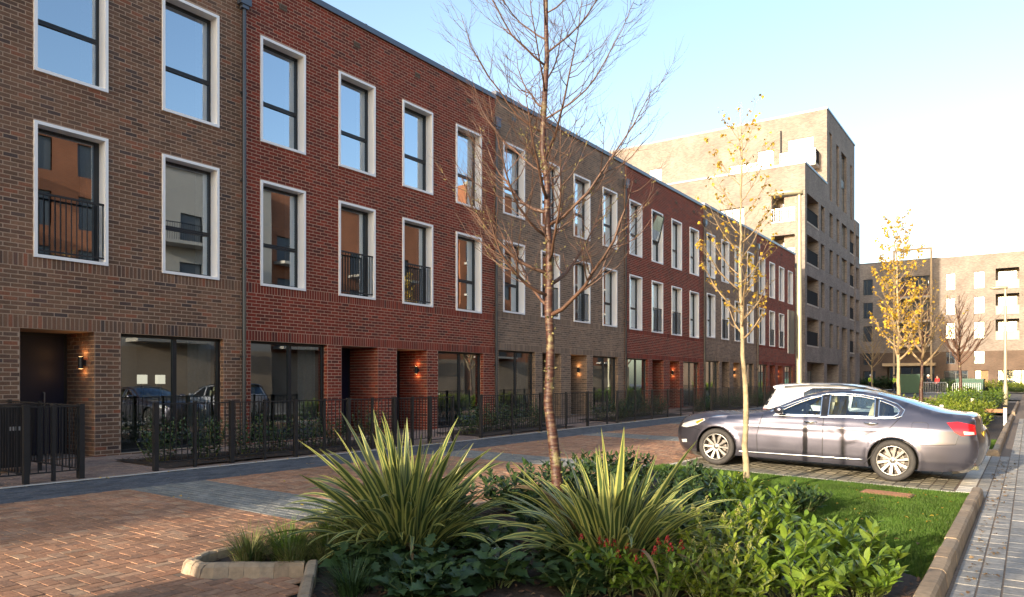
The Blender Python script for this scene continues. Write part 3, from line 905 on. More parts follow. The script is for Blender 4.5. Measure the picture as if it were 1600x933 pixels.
def gwin_meshes():
    w_, h_ = 2.15, 2.25
    mb = MB(); f = .055; xb, xf = -.20, -.13
    zt = 2.2
    for (a, b, c, d) in ((.0, f, 0, h_), (w_ - f, w_, 0, h_), (f, w_ - f, 0, f), (f, w_ - f, h_ - f, h_), (w_ * .53 - .04, w_ * .53 + .04, f, h_ - f)):
        mb.box(xb, xf, a, b, c, d)
    fr = mb.mesh('window_frame', M['dark'])
    mb = MB(); mb.quad((-.165, f, f), (-.165, w_ - f, f), (-.165, w_ - f, h_ - f), (-.165, f, h_ - f))
    pn = mb.mesh('pane', M['shop_pane'])
    mb = MB(); mb.box(-.20, .02, 0, w_, -.03, -.002)
    return fr, pn
G_FR, G_PN = gwin_meshes()
def door_mesh():
    mb = MB(); w_, h_ = 1.25, 2.28
    mb.box(-.06, 0, .0, .06, 0, h_, 1); mb.box(-.06, 0, w_ - .06, w_, 0, h_, 1); mb.box(-.06, 0, .06, w_ - .06, h_ - .06, h_, 1)
    mb.box(-.055, -.01, .06, w_ - .35, .02, h_ - .06, 0)
    for z0, z1 in ((.25, .9), (1.05, 1.85)):
        mb.box(-.012, -.004, .2, w_ - .5, z0, z1, 0)
    mb.box(-.055, -.012, w_ - .35, w_ - .06, .02, h_ - .06, 2)
    return mb.mesh('front_door', [M['door'], M['dark'], M['door']])
DOOR = door_mesh()
def handle_mesh():
    mb = MB(); mb.tube([(0, 0, -.12), (.05, 0, -.12), (.05, 0, .12), (0, 0, .12)], .012, 6); return mb.mesh('handle', M['galv'])
HANDLE = handle_mesh()
def wall_lamp_mesh():
    mb = MB()
    mb.lathe([(.0, -.11), (.045, -.11), (.045, .11), (.0, .11)], 14, 'z', (0, -.075, 0), 0)
    mb.box(-.03, .03, -.035, 0, -.05, .05, 0)
    mb.lathe([(.0, .1115), (.036, .1115)], 14, 'z', (0, -.075, 0), 1)
    mb.lathe([(.0, -.1115), (.036, -.1115)], 14, 'z', (0, -.075, 0), 1)
    return mb.mesh('wall_lamp', [M['dark'], M['lampglow']])
WLAMP = wall_lamp_mesh()

def unit_brick(mat):
    V, F = bricks_mesh(np.array([[-.1125, .1125, -.0375, .0375]]), (0, 0, 0), (0, 1, 0), (1, 0, 0))
    o = finish('brick', V, F, mat, rnd=np.zeros(5)); me = o.data; bpy.data.objects.remove(o); return me

def terrace(s0, z0, brick, mortar, label, detail=True, keep=0, open_window=None, BW=9.2):
    root = thing('terraced_house', label, 'house', (0, s0, z0), group='brick houses in the terrace along the street')
    mat = M[brick]; mor = M[mortar]
    holes = [(c, c + UW, a, b) for c in UC for a, b in (ROW_UP, ROW_LO)]
    ghol = [tuple(h) for h in GH]
    allh = holes + ghol
    # mortar wall with openings, roof, back and party walls
    mb = MB()
    hh = [(h[0] + .02, h[1] - .02, h[2] + .02, h[3] - .02, .0) for h in holes] + [(h[0], h[1], h[2] if h[2] > .01 else -.1, h[3], (1.12 if h[1] - h[0] < 1.5 else .22)) for h in ghol]
    wall_grid(mb, hh, 0.002, BW - .002, -.25, PAR, -.0035)
    if not detail:
        mb2 = MB()
        wall_grid(mb2, [(h[0], h[1], h[2], h[3], 0) for h in allh], 0.002, BW - .002, -.25, PAR, 0)
    mb.box(-9, -.012, 0.004, BW - .004, -.3, PAR, skip='+x-z')
    mb.build('wall', mor, root)
    # rooms seen through the glass
    mr = MB()
    for f0, f1 in ((0.0, 2.75), (3.05, 5.95), (6.2, 9.6)):
        for a, b in ((.1, 4.55), (4.65, BW - .1)):
            x0, x1 = -4.2, -.275
            mr.quad((x0, a, f0), (x0, b, f0), (x0, b, f1), (x0, a, f1))
            mr.quad((x0, a, f0), (x1, a, f0), (x1, b, f0), (x0, b, f0))
            mr.quad((x0, a, f1), (x0, b, f1), (x1, b, f1), (x1, a, f1))
            mr.quad((x0, a, f0), (x0, a, f1), (x1, a, f1), (x1, a, f0))
            mr.quad((x0, b, f0), (x1, b, f0), (x1, b, f1), (x0, b, f1))
    mr.build('room', M['room'], root)
    # bricks
    if detail:
        q = brick_quads(BW, PAR, allh, soldier=((2.28, 2.505), (3.33, 3.555)))
        sel = []
        if keep:
            cy, cz = s0 + (q[:, 0] + q[:, 1]) / 2, (q[:, 2] + q[:, 3]) / 2 + z0
            full = np.abs((q[:, 1] - q[:, 0]) - .225) < 1e-4
            full &= np.abs((q[:, 3] - q[:, 2]) - .075) < 1e-4
            Z = 13.95 * math.sin(THETA) + cy * math.cos(THETA)
            px = 800 + 1150 * (-13.95 * math.cos(THETA) + cy * math.sin(THETA)) / Z
            py = 599 - 1150 * (cz - 1.342) / Z
            vis = full & (px > 8) & (py > 5) & (py < 620)
            order = np.argsort(np.where(vis, Z, 1e9)); sel = order[:keep]
        msk = np.ones(len(q), bool); msk[sel] = False
        V, F = bricks_mesh(q[msk], (0, 0, 0), (0, 1, 0), (1, 0, 0))
        Vs, Fs, n = [V], [F], len(V)
        for h in ghol:
            door = h[1] - h[0] < 1.5
            dpt = 1.1 if door else .125
            for y, A, Nn in ((h[1], (-1, 0, 0), (0, -1, 0)), (h[0], (-1, 0, 0), (0, 1, 0))):
                qq = brick_quads(dpt, h[3], [], z_lo=-.1, phase=.11)
                V2, F2 = bricks_mesh(qq, (0, y, 0), A, Nn, proud=.010)
                if Nn[1] > 0: F2 = F2[:, ::-1]
                Vs.append(V2); Fs.append(F2 + n); n += len(V2)
        V, F = np.concatenate(Vs), np.concatenate(Fs)
        o = finish('bricks', V, F, mat, root, rnd=np.repeat(RNG.random(len(F) // 5), 5)); o['kind'] = 'stuff'
        if len(sel):
            ub = unit_brick(mat)
            for i in sel:
                inst('brick', ub, root, (random.uniform(-.0015, .002), (q[i, 0] + q[i, 1]) / 2, (q[i, 2] + q[i, 3]) / 2))
        # air bricks under the parapet
        for c in UC:
            m2 = MB(); m2.box(-.006, .006, c + .5, c + .72, 9.855, 9.995)
            for k in range(4): m2.box(.006, .012, c + .51 + k * .055, c + .54 + k * .055, 9.865, 9.985)
            m2.build('air_brick', M['slate'] if brick != 'red_brick' else M['darkbrick_tex'], root)
    else:
        mb2.build('brick_facing', M['redhouse_tex'] if brick == 'red_brick' else M['taupe_tex'], root)
    # coping
    mb = MB(); mb.box(-.40, .045, 0.0, BW - .001, PAR + .002, PAR + .115); mb.box(.045, .055, 0.0, BW - .001, PAR - .03, PAR + .10)
    for k in range(3): mb.box(-.405, .059, k * 3.05 + .5, k * 3.05 + .56, PAR + .03, PAR + .119)
    mb.build('coping', M['coping'], root)
    # lintel soffits over the ground openings
    # windows
    for ci, c in enumerate(UC):
        for ri, (a, b) in enumerate((ROW_UP, ROW_LO)):
            wn = inst('window', W_SUR, root, (0, c, a))
            jul = ri == 1 and ci in (1, 2)
            tilt = open_window == (ri, ci)
            inst('frame', W_S2 if jul else W_S1, wn)
            inst('pane', W_PANE, wn, rot=(0, 0, random.gauss(0, .006)))
            if tilt:
                m2 = MB(); m2.box(-.03, .02, 0.02, UW - .22, 0, 1.22); 
                m2 = MB()
                for (p, q_, r_, t_) in ((.0, .05, 0, 1.2), (1.0, 1.05, 0, 1.2), (.05, 1.0, 0, .05), (.05, 1.0, 1.15, 1.2)):
                    m2.box(-.03, .02, p, q_, r_, t_, 0)
                m2.quad((0, .05, .05), (0, 1.0, .05), (0, 1.0, 1.15), (0, .05, 1.15), 1)
                op = m2.build('open_sash', [M['dark'], M['pane']], wn); op.location = (-.17, .1, 1.02); op.rotation_euler = (0, R(14), 0)
            if detail:
                inst('curtain', W_CUR, wn)
            if jul: inst('railing', W_JUL, wn)
    for gi in (0, 3):
        h = GH[gi]
        fr = inst('window', G_FR, root, (0, h[0], h[2]))
        inst('pane', G_PN, fr, rot=(0, 0, random.gauss(0, .004)))
        for ya, yb in ((h[0] + .08, h[0] + .26), (h[1] - .5, h[1] - .1)) if (gi + int(s0)) % 3 else ((h[1] - .62, h[1] - .08),):
            m2 = MB(); ys = np.linspace(ya, yb, 9)
            for i in range(8):
                xa, xb = -.34 - .03 * math.sin(i * 1.9), -.34 - .03 * math.sin((i + 1) * 1.9)
                m2.quad((xa, ys[i] - h[0], .02), (xb, ys[i + 1] - h[0], .02), (xb, ys[i + 1] - h[0], 2.2), (xa, ys[i] - h[0], 2.2))
            m2.build('curtain', M['curtain'], fr, smooth=True)
        if detail and s0 < 1 and gi == 3:
            for yy in (1.48, 1.89):
                m2 = MB(); m2.box(-2.06, -1.94, yy - .085, yy + .085, 1.30, 1.50, 0); m2.box(-2.03, -1.97, yy - .02, yy + .02, .9, 1.298, 1); m2.box(-2.2, -1.8, yy - .2, yy + .2, .85, .9, 1); m2.build('lit_box', [M['boxglow'], M['dark']], fr)  # two dim glowing boxes on stands behind the pane
    for gi in (1, 2):
        h = GH[gi]
        dn = inst('door', DOOR, root, (-1.06, h[0], 0), scale=(1, (h[1] - h[0]) / 1.25, 1))
        inst('handle', HANDLE, dn, (0, .82, 1.05))
    # wall lamp in the second doorway, on the reveal that faces the camera
    h = GH[2]
    lp = inst('wall_lamp', WLAMP, root, (-.34, h[1] - .012, 1.72))
    if detail:
        for dz in (.17, -.17):
            l = bpy.data.lights.new('lamp_light', 'POINT'); l.energy = .32; l.color = (1, .50, .18); l.shadow_soft_size = .02
            lo = bpy.data.objects.new('lamp_light', l); C.objects.link(lo); lo.parent = root; lo.location = (-.34, h[1] - .085, 1.72 + dz)
    # downpipe and hopper at the far end of the block
    if detail:
        mb = MB()
        y = BW - .02
        mb.tube([(.075, y, -.05), (.075, y, 9.45)], .042, 10)
        for z in (1.9, 3.8, 5.7, 7.6): mb.box(0, .10, y - .05, y + .05, z, z + .035)
        dp = mb.build('downpipe', M['pipe'], root, smooth=False)
        mb = MB(); mb.box(.015, .165, y - .13, y + .13, 9.5, 9.74); mb.box(.003, .18, y - .15, y + .15, 9.74, 9.78); mb.box(.03, .14, y - .08, y + .08, 9.42, 9.5)
        mb.build('hopper', M['coping'], dp)
    return root

TB = [(.64, 0, 'brown_brick', 'mortar', 'brown brick house block at the left edge, with one lit doorway'),
      (9.7, 0, 'red_brick', 'mortar_red', 'nearest dark red brick house block with four bays of windows'),
      (18.9, .14, 'grey_brick', 'mortar', 'grey-brown brick house block standing behind the bare cherry tree'),
      (28.1, .14, 'red_brick', 'mortar_red', 'farther red brick house block with one tilted-open top window'),
      (37.3, .27, 'grey_brick', 'mortar', 'grey-brown brick house block behind the slim golden-leaved tree'),
      (46.5, .27, 'red_brick', 'mortar_red', 'last and smallest-looking red brick house block, next to the tall flats')]
for i, (s0, z0, br, mo, lab) in enumerate(TB):
    terrace(s0, z0, br, mo, lab, BW=(9.06 if i == 0 else 9.2), keep=(300 if i < 2 else 0), open_window=((0, 1) if i == 3 else None))
for i in range(7):
    terrace(.64 - BW * (i + 1), 0, 'red_brick' if i % 2 == 0 else 'grey_brick', 'mortar', 'unlit %s house block behind the viewpoint, %s back along the terrace' % (['red brick', 'grey brick'][i % 2], ['first', 'second', 'third', 'fourth', 'fifth', 'sixth', 'seventh'][i]), detail=False)

# ------------------------------------------------------------------ railings
FU = 2.70
POSTM = {}
def post_mesh(wd, h):
    k = (wd, h)
    if k not in POSTM:
        mb = MB(); a = wd / 2
        mb.box(-a, a, -a, a, -.08, h)
        mb.box(-a - .003, a + .003, -a - .003, a + .003, h, h + .012)
        POSTM[k] = mb.mesh('post', M['iron'])
    return POSTM[k]
mbb = MB(); mbb.box(-.006, .006, -.006, .006, .14, 1.035); BAR = mbb.mesh('bar', M['iron'])
def railing(label, p0, p1, posts=(), bars=True, group='railings along the front gardens', name='railing_fence', low=.10, thick=()):
    """posts: distances along the run."""
    a, b = Vector(p0), Vector(p1)
    d = b - a; L = d.length; d.normalize(); ang = math.atan2(d.y, d.x)
    z0 = float(G(*p0))
    root = thing(name, label, 'railing' if 'gate' not in name else 'gate', (a.x, a.y, z0), (0, 0, ang), group)
    sl_ = (float(G(*p1)) - z0) / L
    for z, t in ((1.05, .02), (low + .03, .016)):
        mb = MB()
        V = [(0, -.018, z - t / 2), (L, -.018, z - t / 2 + sl_ * L), (L, .018, z - t / 2 + sl_ * L), (0, .018, z - t / 2),
             (0, -.018, z + t / 2), (L, -.018, z + t / 2 + sl_ * L), (L, .018, z + t / 2 + sl_ * L), (0, .018, z + t / 2)]
        mb.add(V, [(0, 3, 2, 1), (4, 5, 6, 7), (0, 1, 5, 4), (1, 2, 6, 5), (2, 3, 7, 6), (3, 0, 4, 7)])
        mb.build('rail', M['iron'], root)
    for x in posts:
        th = .07 if (x in thick or x in (0, L)) else .045
        inst('post', post_mesh(th, 1.07), root, (x, 0, sl_ * x))
    n = max(1, round(L / .098))
    xs = [L * (i + .5) / n for i in range(n)]
    xs = [x for x in xs if all(abs(x - p) > .03 for p in posts)]
    if bars:
        for x in xs: inst('bar', BAR, root, (x, 0, sl_ * x))
    else:
        mb = MB()
        for x in xs: mb.box(x - .006, x + .006, -.006, .006, .14 + sl_ * x, 1.035 + sl_ * x)
        o = mb.build('bars', M['iron'], root); o['kind'] = 'stuff'
    return root
railing('short side railing running back to the brown house beside the bin store', (2.75, 4.40), (.1, 4.40), posts=(0, 1.2, 2.5))
railing('pair of low gates in front of the bin store at the left edge', (FU, 4.42), (FU, 5.14), posts=(.0, .35, .72), name='bin_store_gate', thick=(.72,))
railing('side railing between bin store and brown house doorway', (2.62, 5.16), (.1, 5.16), posts=(0, 1.3, 2.4))
railing('leftmost railing piece running out of the left edge', (FU, 1.2), (FU, 4.36), posts=(0, 1.3, 2.6))
S1 = 12.72
railing('long front railing from the brown doorway to the first gate of the red house', (FU, 6.25), (FU, S1), posts=tuple(s - 6.25 for s in (6.25, 6.92, 7.60, 8.27, 8.95, 9.64, 10.26, 10.92, 11.58, 12.15, 12.72)), thick=(7.60 - 6.25, 8.95 - 6.25, 10.26 - 6.25, 11.58 - 6.25, 12.72 - 6.25))
railing('low garden gate before the second red brick doorway', (FU, S1 + .03), (FU, 13.53), posts=(.8,), name='garden_gate', low=.05)
A1 = 14.65
railing('front railing seen behind the bare cherry trunk', (FU, A1), (FU, 20.1), posts=tuple(s - A1 for s in (14.65, 16.0, 17.4, 18.8, 20.1)), thick=(0, 17.4 - A1, 20.1 - A1))
railing('low garden gate just right of the cherry trunk', (FU, 20.13), (FU, 21.4), posts=(1.27,), name='garden_gate', low=.05)
A2 = 22.1
railing('front railing between the cherry trunk and the nose of the car', (FU, A2), (FU, 28.9), posts=tuple(s - A2 for s in (22.1, 23.5, 24.9, 26.3, 27.6, 28.9)), bars=True)
railing('garden gate beyond the nose of the car', (FU, 28.93), (FU, 30.2), posts=(1.27,), name='garden_gate', low=.05, bars=False)
railing('railing behind the windscreen of the car', (FU, 31.0), (FU, 37.6), posts=(0, 2.2, 4.4, 6.6), bars=False)
railing('farther railing behind the slim pale trunk', (FU, 38.8), (FU, 46.2), posts=(0, 2.4, 4.9, 7.4), bars=False)
railing('farthest railing, mostly hidden by the silver car', (FU, 47.6), (FU, 55.6), posts=(0, 2.6, 5.3, 8.0), bars=False)
for i, s in enumerate((7.0, 14.9, 22.6, 31.4)):
    pass
# garden soil behind the railings and step kerbs
for k, (a, b) in enumerate(((6.5, 12.2), (14.9, 19.6), (22.4, 28.4), (31.2, 37.4), (39, 46), (48, 55))):
    o = polysheet('garden_soil', [(.9, a), (2.6, a), (2.6, b), (.9, b)], .02, M['soil'], grid=.4, rough=.015)
o = chips([(.9, 6.5), (2.6, 6.5), (2.6, 12.2), (.9, 12.2)], 900).build('bark_chips', M['chip'], kind='stuff')
tag(o, 'loose bark and dead leaves on the soil behind the front railing', 'bark chips')


ORDW = ['first', 'second', 'third', 'fourth', 'fifth', 'sixth', 'seventh', 'eighth', 'ninth', 'tenth', 'eleventh', 'twelfth', 'thirteenth', 'fourteenth', 'fifteenth', 'sixteenth']
# ------------------------------------------------------------------ leaves and shrubs
def leaf_mesh(name, L, W_, mat, fold=.25, curl=.25, n=5, tip=1.0, serr=0.0, origin_r=0.0):
    """one leaf along +x, folded along its midrib and drooping."""
    V, F = [], []
    for i in range(n + 1):
        t = i / n
        wv = W_ * .5 * (math.sin(math.pi * min(1, t ** .85)) ** .8 if 0 < t < 1 else 0.03)
        if serr and 0 < i < n: wv *= 1 + serr * (1 if i % 2 else -1)
        x = L * (t - .12 * curl * t * t); z = L * (.22 * curl * math.sin(t * 2.0) - curl * t * t * .55)
        V += [(x, -wv, z + wv * fold), (x, 0, z), (x, wv, z + wv * fold)]
    for i in range(n):
        a = i * 3
        F += [(a, a + 3, a + 4, a + 1), (a + 1, a + 4, a + 5, a + 2)]
    o = finish(name, V, F, mat, smooth=True, rnd=[0.0] * len(F)); me = o.data; bpy.data.objects.remove(o)
    return me

def leaf_frame(az, el, roll=0.0):
    return Euler((roll, -el, az), 'XYZ')

def bake_leaves(lst, proto, mb):
    """lst of (loc, euler, scale): joins copies of a leaf mesh into one MB."""
    PV = [v.co.copy() for v in proto.vertices]; PF = [list(p.vertices) for p in proto.polygons]
    for loc, e, s in lst:
        m = Matrix.Translation(loc) @ e.to_matrix().to_4x4() @ Matrix.Scale(s, 4)
        mb.add([m @ v for v in PV], PF)

def whorl_leaves(stems, per, step, el0, el1, smin, smax, jitter=.3):
    out = []
    for base, top in stems:
        base, top = Vector(base), Vector(top)
        ax = top - base
        for k in range(per):
            t = 1 - step * k / max(ax.length, .05)
            if t < .1: break
            p = base + ax * t
            az = k * 2.4 + random.uniform(-jitter, jitter) + hash_az(base)
            f = k / max(1, per - 1)
            el = el0 + (el1 - el0) * f + random.uniform(-.25, .25)
            s = random.uniform(smin, smax) * (.62 + .5 * min(1, f * 2.2))
            out.append((p, leaf_frame(az, el, random.uniform(-.4, .4)), s))
    return out
def hash_az(v): return (v.x * 37.1 + v.y * 91.7) % 6.28

def shrub(name, label, cat, pos, rx, ry, h, nst, per, leafm, group=None, step=.022, el0=1.0, el1=-.1, smin=.8, smax=1.2, hmin=.55, mode='parts', stemmat='stem', extra=None, lean=.35, limit=295, low=1.0):
    z = float(G(*pos)) + .03
    root = thing(name, label, cat, (pos[0], pos[1], z), group=group)
    stems = []
    mb = MB()
    for i in range(nst):
        r = math.sqrt((i + .5) / nst); a = i * 2.4 + random.uniform(-.3, .3)
        bx, by = rx * r * math.cos(a), ry * r * math.sin(a)
        hh = h * (hmin + (1 - hmin) * (1 - r ** 2)) * random.uniform(.82, 1.1)
        top = Vector((bx * (1 + lean * .3) + random.uniform(-.04, .04), by * (1 + lean * .3) + random.uniform(-.04, .04), hh))
        base = Vector((bx * .45, by * .45, 0))
        mid = base.lerp(top, .55) + Vector((0, 0, hh * .08))
        mb.tube([base, mid, top], [.008, .006, .003], 5)
        stems.append((mid * .3 + base * .7, top))
    for i in range(int(nst * low)):
        a = i * 2.4 + 1.1 + random.uniform(-.3, .3); r = random.uniform(.55, 1.05)
        top = Vector((rx * r * math.cos(a), ry * r * math.sin(a), h * random.uniform(.22, .5)))
        base = Vector((top.x * .4, top.y * .4, 0)); mid = base.lerp(top, .5) + Vector((0, 0, h * .05))
        mb.tube([base, mid, top], [.006, .005, .003], 4)
        stems.append((base.lerp(mid, .6), top))
    mb.build('stems', M[stemmat], root)
    lv = whorl_leaves(stems, per, step, el0, el1, smin, smax)
    if mode == 'parts':
        random.shuffle(lv)
        cp = (Vector((13.95, 0, 1.3)) - root.location)
        lv.sort(key=lambda q: (q[0] - cp).length)
        for p, e, s in lv[:limit]:
            inst('leaf', random.choice(leafm), root, p, e, s)
        if len(lv) > limit:
            m2 = MB(); bake_leaves(lv[limit:], leafm[0], m2)
            o = m2.build('leaves', list(leafm[0].materials), root, smooth=True); o['kind'] = 'stuff'
    else:
        m2 = MB()
        bake_leaves(lv, leafm[0], m2)
        o = m2.build('leaves', list(leafm[0].materials), root, smooth=True); o['kind'] = 'stuff'
    if extra: extra(root, stems)
    return root

LAUREL = [leaf_mesh('leaf', .165, .058, M['leaf_bright'], .3, c, 5, serr=.05) for c in (.1, .3, .5)]
SKIM_Y = [leaf_mesh('leaf', .095, .036, M['leaf_yellow'], .3, c, 4) for c in (.1, .35)]
SKIM_R = [leaf_mesh('leaf', .085, .036, M['leaf_bright'], .3, c, 4) for c in (.1, .3)]
DARKL = [leaf_mesh('leaf', .13, .055, M['leaf_dark'], .3, c, 5) for c in (.1, .35)]
HEDGE = [leaf_mesh('leaf', .085, .04, M['leaf_hedge'], .3, .2, 3)]
BUSHY = [leaf_mesh('leaf', .14, .06, M['leaf_yellow'], .3, .2, 3)]
BUSHD = [leaf_mesh('leaf', .12, .05, M['leaf_bright'], .3, .2, 3)]
FARN = [leaf_mesh('leaf', .2, .11, M['leaf_dark'], .25, .4, 7, serr=.3)]

def buds(mat, n, r, nm):
    def f(root, stems):
        for b, t in stems[:n]:
            mb = MB()
            for k in range(22):
                a = random.uniform(0, 6.28); zz = random.uniform(0, .055); rr = .022 * (1 - zz / .07)
                p = t + Vector((rr * math.cos(a), rr * math.sin(a), zz)); q = r
                mb.add([p + Vector((q, 0, 0)), p + Vector((-q * .5, q * .85, 0)), p + Vector((-q * .5, -q * .85, 0)), p + Vector((0, 0, q * 1.6)), p - Vector((0, 0, q))], [(0, 1, 3), (1, 2, 3), (2, 0, 3), (1, 0, 4), (2, 1, 4), (0, 2, 4)])
            mb.build(nm, M[mat], root, smooth=True)
    return f

lau = [((12.98, 5.75), .24, .26, .32, 9, 'lowest bright laurel, tucked against the buff kerb at the bottom right'),
       ((12.62, 5.35), .36, .36, .46, 12, 'glossy bright green laurel at the front right, with the largest leaves'),
       ((12.75, 6.35), .38, .38, .42, 12, 'bright laurel nearest the buff kerb, right of the large-leaved one'),
       ((12.05, 6.75), .36, .36, .50, 11, 'bright laurel behind the yellow-budded shrub, left of the lawn edge'),
       ((11.55, 7.55), .34, .34, .48, 10, 'tall-shooted laurel in front of the lawn, between slim trunk and kerb'),
       ((11.15, 8.55), .28, .28, .44, 9, 'laurel growing just right of the foot of the slim pale trunk')]
for p, rx, ry, h, ns, lab in lau:
    shrub('laurel_shrub', lab, 'shrub', p, rx, ry, h, ns + 3, 22, LAUREL, 'laurels in the planting bed', step=.024, el0=1.0, el1=-.2, smin=.95, smax=1.35)
shrub('skimmia_shrub', 'yellow-green shrub with pale yellow buds beside the right sword-leaved clump', 'shrub', (12.05, 5.45), .46, .40, .56, 34, 14, SKIM_Y, 'low budded shrubs', step=.022, extra=buds('flower_yellow', 16, .0048, 'bud_cluster'), hmin=.7)
shrub('skimmia_shrub', 'smaller yellow-green shrub with buds at the bottom edge, in front of the laurels', 'shrub', (12.2, 4.95), .36, .30, .40, 26, 14, SKIM_Y, 'low budded shrubs', step=.022, extra=buds('flower_yellow', 10, .0048, 'bud_cluster'), hmin=.7)
shrub('skimmia_shrub', 'low green shrub with red bud clusters in front of the right sword-leaved clump', 'shrub', (11.45, 4.72), .34, .24, .34, 20, 12, SKIM_R, 'low budded shrubs', step=.018, el0=1.1, el1=.1, extra=buds('flower_red', 7, .006, 'bud_cluster'), hmin=.75)
shrub('skimmia_shrub', 'low green shrub with the brightest red buds, left of the yellow-budded shrubs', 'shrub', (11.83, 4.85), .24, .2, .36, 14, 12, SKIM_R, 'low budded shrubs', step=.018, el0=1.1, el1=.1, extra=buds('flower_red', 8, .007, 'bud_cluster'), hmin=.75)
dk = [((9.0, 5.75), .42, .42, .42, 'dark shrub at the road edge behind the grassy tufts'),
      ((9.1, 9.7), .45, .5, .45, 'dark shrub at the road edge nearest the lawn corner'),
      ((11.75, 9.0), .3, .3, .3, 'small dark shrub on the lawn side of the slim trunk'),
      ((9.35, 6.8), .5, .5, .52, 'dark broad-leaved shrub behind the left sword-leaved clump'),
      ((9.25, 8.3), .5, .5, .50, 'dark shrub at the road edge of the bed, left of the cherry trunk'),
      ((9.9, 7.6), .5, .5, .5, 'dark shrub directly behind the foot of the cherry tree'),
      ((10.35, 9.1), .42, .4, .42, 'dark shrub between the right sword-leaved clump and the lawn'),
      ((10.9, 7.6), .45, .45, .5, 'dark shrub in the middle of the bed in front of the slim trunk'),
      ((11.3, 6.5), .4, .4, .5, 'dark shrub behind the yellow-budded shrub'),
      ((10.3, 5.9), .4, .4, .42, 'dark shrub between the two sword-leaved clumps')]
for p, rx, ry, h, lab in dk:
    shrub('dark_shrub', lab, 'shrub', p, rx, ry, h, 26, 15, DARKL, 'dark broad-leaved shrubs in the bed', step=.03, el0=.95, el1=-.2, hmin=.7)
fn = [((9.85, 4.0), .3, .25, .22, 'dark ragged-leaved ground plant nearest the straight brown kerb'),
      ((11.35, 4.55), .28, .24, .26, 'dark ragged-leaved ground plant left of the red-budded shrubs'),
      ((10.15, 4.95), .3, .3, .26, 'dark ragged-leaved ground plant in the gap behind the two clumps'),
      ((10.55, 3.75), .3, .26, .22, 'dark ragged-leaved ground plant lowest at the bottom edge'),
      ((10.35, 4.05), .3, .25, .26, 'dark ragged-leaved ground plant under the left sword-leaved clump'),
      ((10.75, 4.35), .28, .24, .26, 'dark ragged-leaved ground plant at the bottom edge between the two clumps'),
      ((11.05, 4.95), .3, .25, .3, 'dark ragged-leaved ground plant beneath the right sword-leaved clump')]
for p, rx, ry, h, lab in fn:
    shrub('ground_plant', lab, 'plant', p, rx, ry, h, 13, 7, FARN, 'ragged ground plants', step=.04, el0=.6, el1=-.1, hmin=.6)

# hedge shrubs behind the railings: two leaf masses, shared by the copies
def hedge_mesh(seed):
    random.seed(seed)
    stems = []
    for i in range(26):
        r = math.sqrt((i + .5) / 26); a = i * 2.4
        top = Vector((.42 * r * math.cos(a), .52 * r * math.sin(a), random.uniform(.45, .92) * (1 - .25 * r)))
        stems.append((Vector((top.x * .5, top.y * .5, .02)), top))
    lv = whorl_leaves(stems, 22, .035, .9, -.2, .8, 1.25)
    m2 = MB(); bake_leaves(lv, HEDGE[0], m2)
    m3 = MB()
    for b, t in stems[::3]: m3.tube([Vector((b.x * .3, b.y * .3, 0)), b, t], [.009, .007, .003], 4)
    return m2.mesh('foliage', M['leaf_hedge'], True), m3.mesh('stems', M['stem'])
HM = [hedge_mesh(3), hedge_mesh(4)]
random.seed(21)
HRUN = ['the long railing left of the first gate', 'the railing the cherry trunk crosses', 'the railing between cherry trunk and car', 'the railing above the car bonnet', 'the railing beyond the slim pale trunk', 'the farthest railing']
hs = [(s, 1.75, '%s dark hedge shrub from the left behind %s' % (ORDW[k], HRUN[j])) for j, (a, b) in enumerate(((6.9, 12.0), (15.2, 19.6), (22.7, 28.4), (31.5, 37.2), (39.3, 46), (48.2, 55))) for k, s in enumerate(np.arange(a, b, .78))]
for i, (s, u, hl) in enumerate(hs):
    fo, st = HM[i % 2]
    uu = u + random.uniform(-.15, .25)
    r = thing('hedge_shrub', hl, 'shrub', (uu, s, float(G(uu, s)) + .02), (0, 0, random.uniform(0, 6.28)), 'hedge shrubs behind the railings')
    sc_ = random.uniform(.85, 1.12)
    o = inst('foliage', fo, r, scale=sc_); o['kind'] = 'stuff'
    inst('stems', st, r, scale=sc_)

# ------------------------------------------------------------------ phormium
def flax_mesh(L, wd, bend, seed):
    r = random.Random(seed)
    n = 11
    V, F, mi = [], [], []
    x, z, ang = 0.0, 0.0, math.pi / 2
    P = []
    for i in range(n + 1):
        t = i / n
        P.append((x, z, ang))
        ang = math.pi / 2 - bend * (t ** 1.7)
        x += math.cos(ang) * L / n; z += math.sin(ang) * L / n
    tw = r.uniform(-.9, .9)
    for i, (x, z, ang) in enumerate(P):
        t = i / n
        hw = wd * .5 * (.55 + .45 * math.sin(min(1, t * 1.6) * math.pi / 2)) * (1 - max(0, (t - .42) / .58) ** 1.9) + .0008
        fold = .45 * (1 - t)
        nx, nz = -math.sin(ang), math.cos(ang)
        rot = tw * t
        for k in (-1, -.5, 0, .5, 1):
            y = hw * k; up = abs(hw * k) * fold
            yy = y * math.cos(rot) - 0 * math.sin(rot); off = up + y * math.sin(rot)
            V.append((x + nx * off, yy, z + nz * off))
    for i in range(n):
        for k in range(4):
            a = i * 5 + k
            F.append((a, a + 1, a + 6, a + 5)); mi.append(1 if k in (0, 3) else 0)
    o = finish('leaf', V, F, [M['flax_green'], M['flax_cream']], smooth=True, mi=mi, rnd=[0.0] * len(F)); me = o.data; bpy.data.objects.remove(o)
    return me
FLAX_DEAD = None
FLAX = [flax_mesh(L, wd, b, i) for i, (L, wd, b) in enumerate([(1.25, .074, .45), (1.15, .076, .8), (1.2, .07, 1.15), (1.1, .072, 1.5), (1.15, .066, 1.8), (1.0, .068, 2.2), (.85, .066, .7), (1.3, .076, .3), (1.1, .062, .95), (.95, .072, 1.3)])]
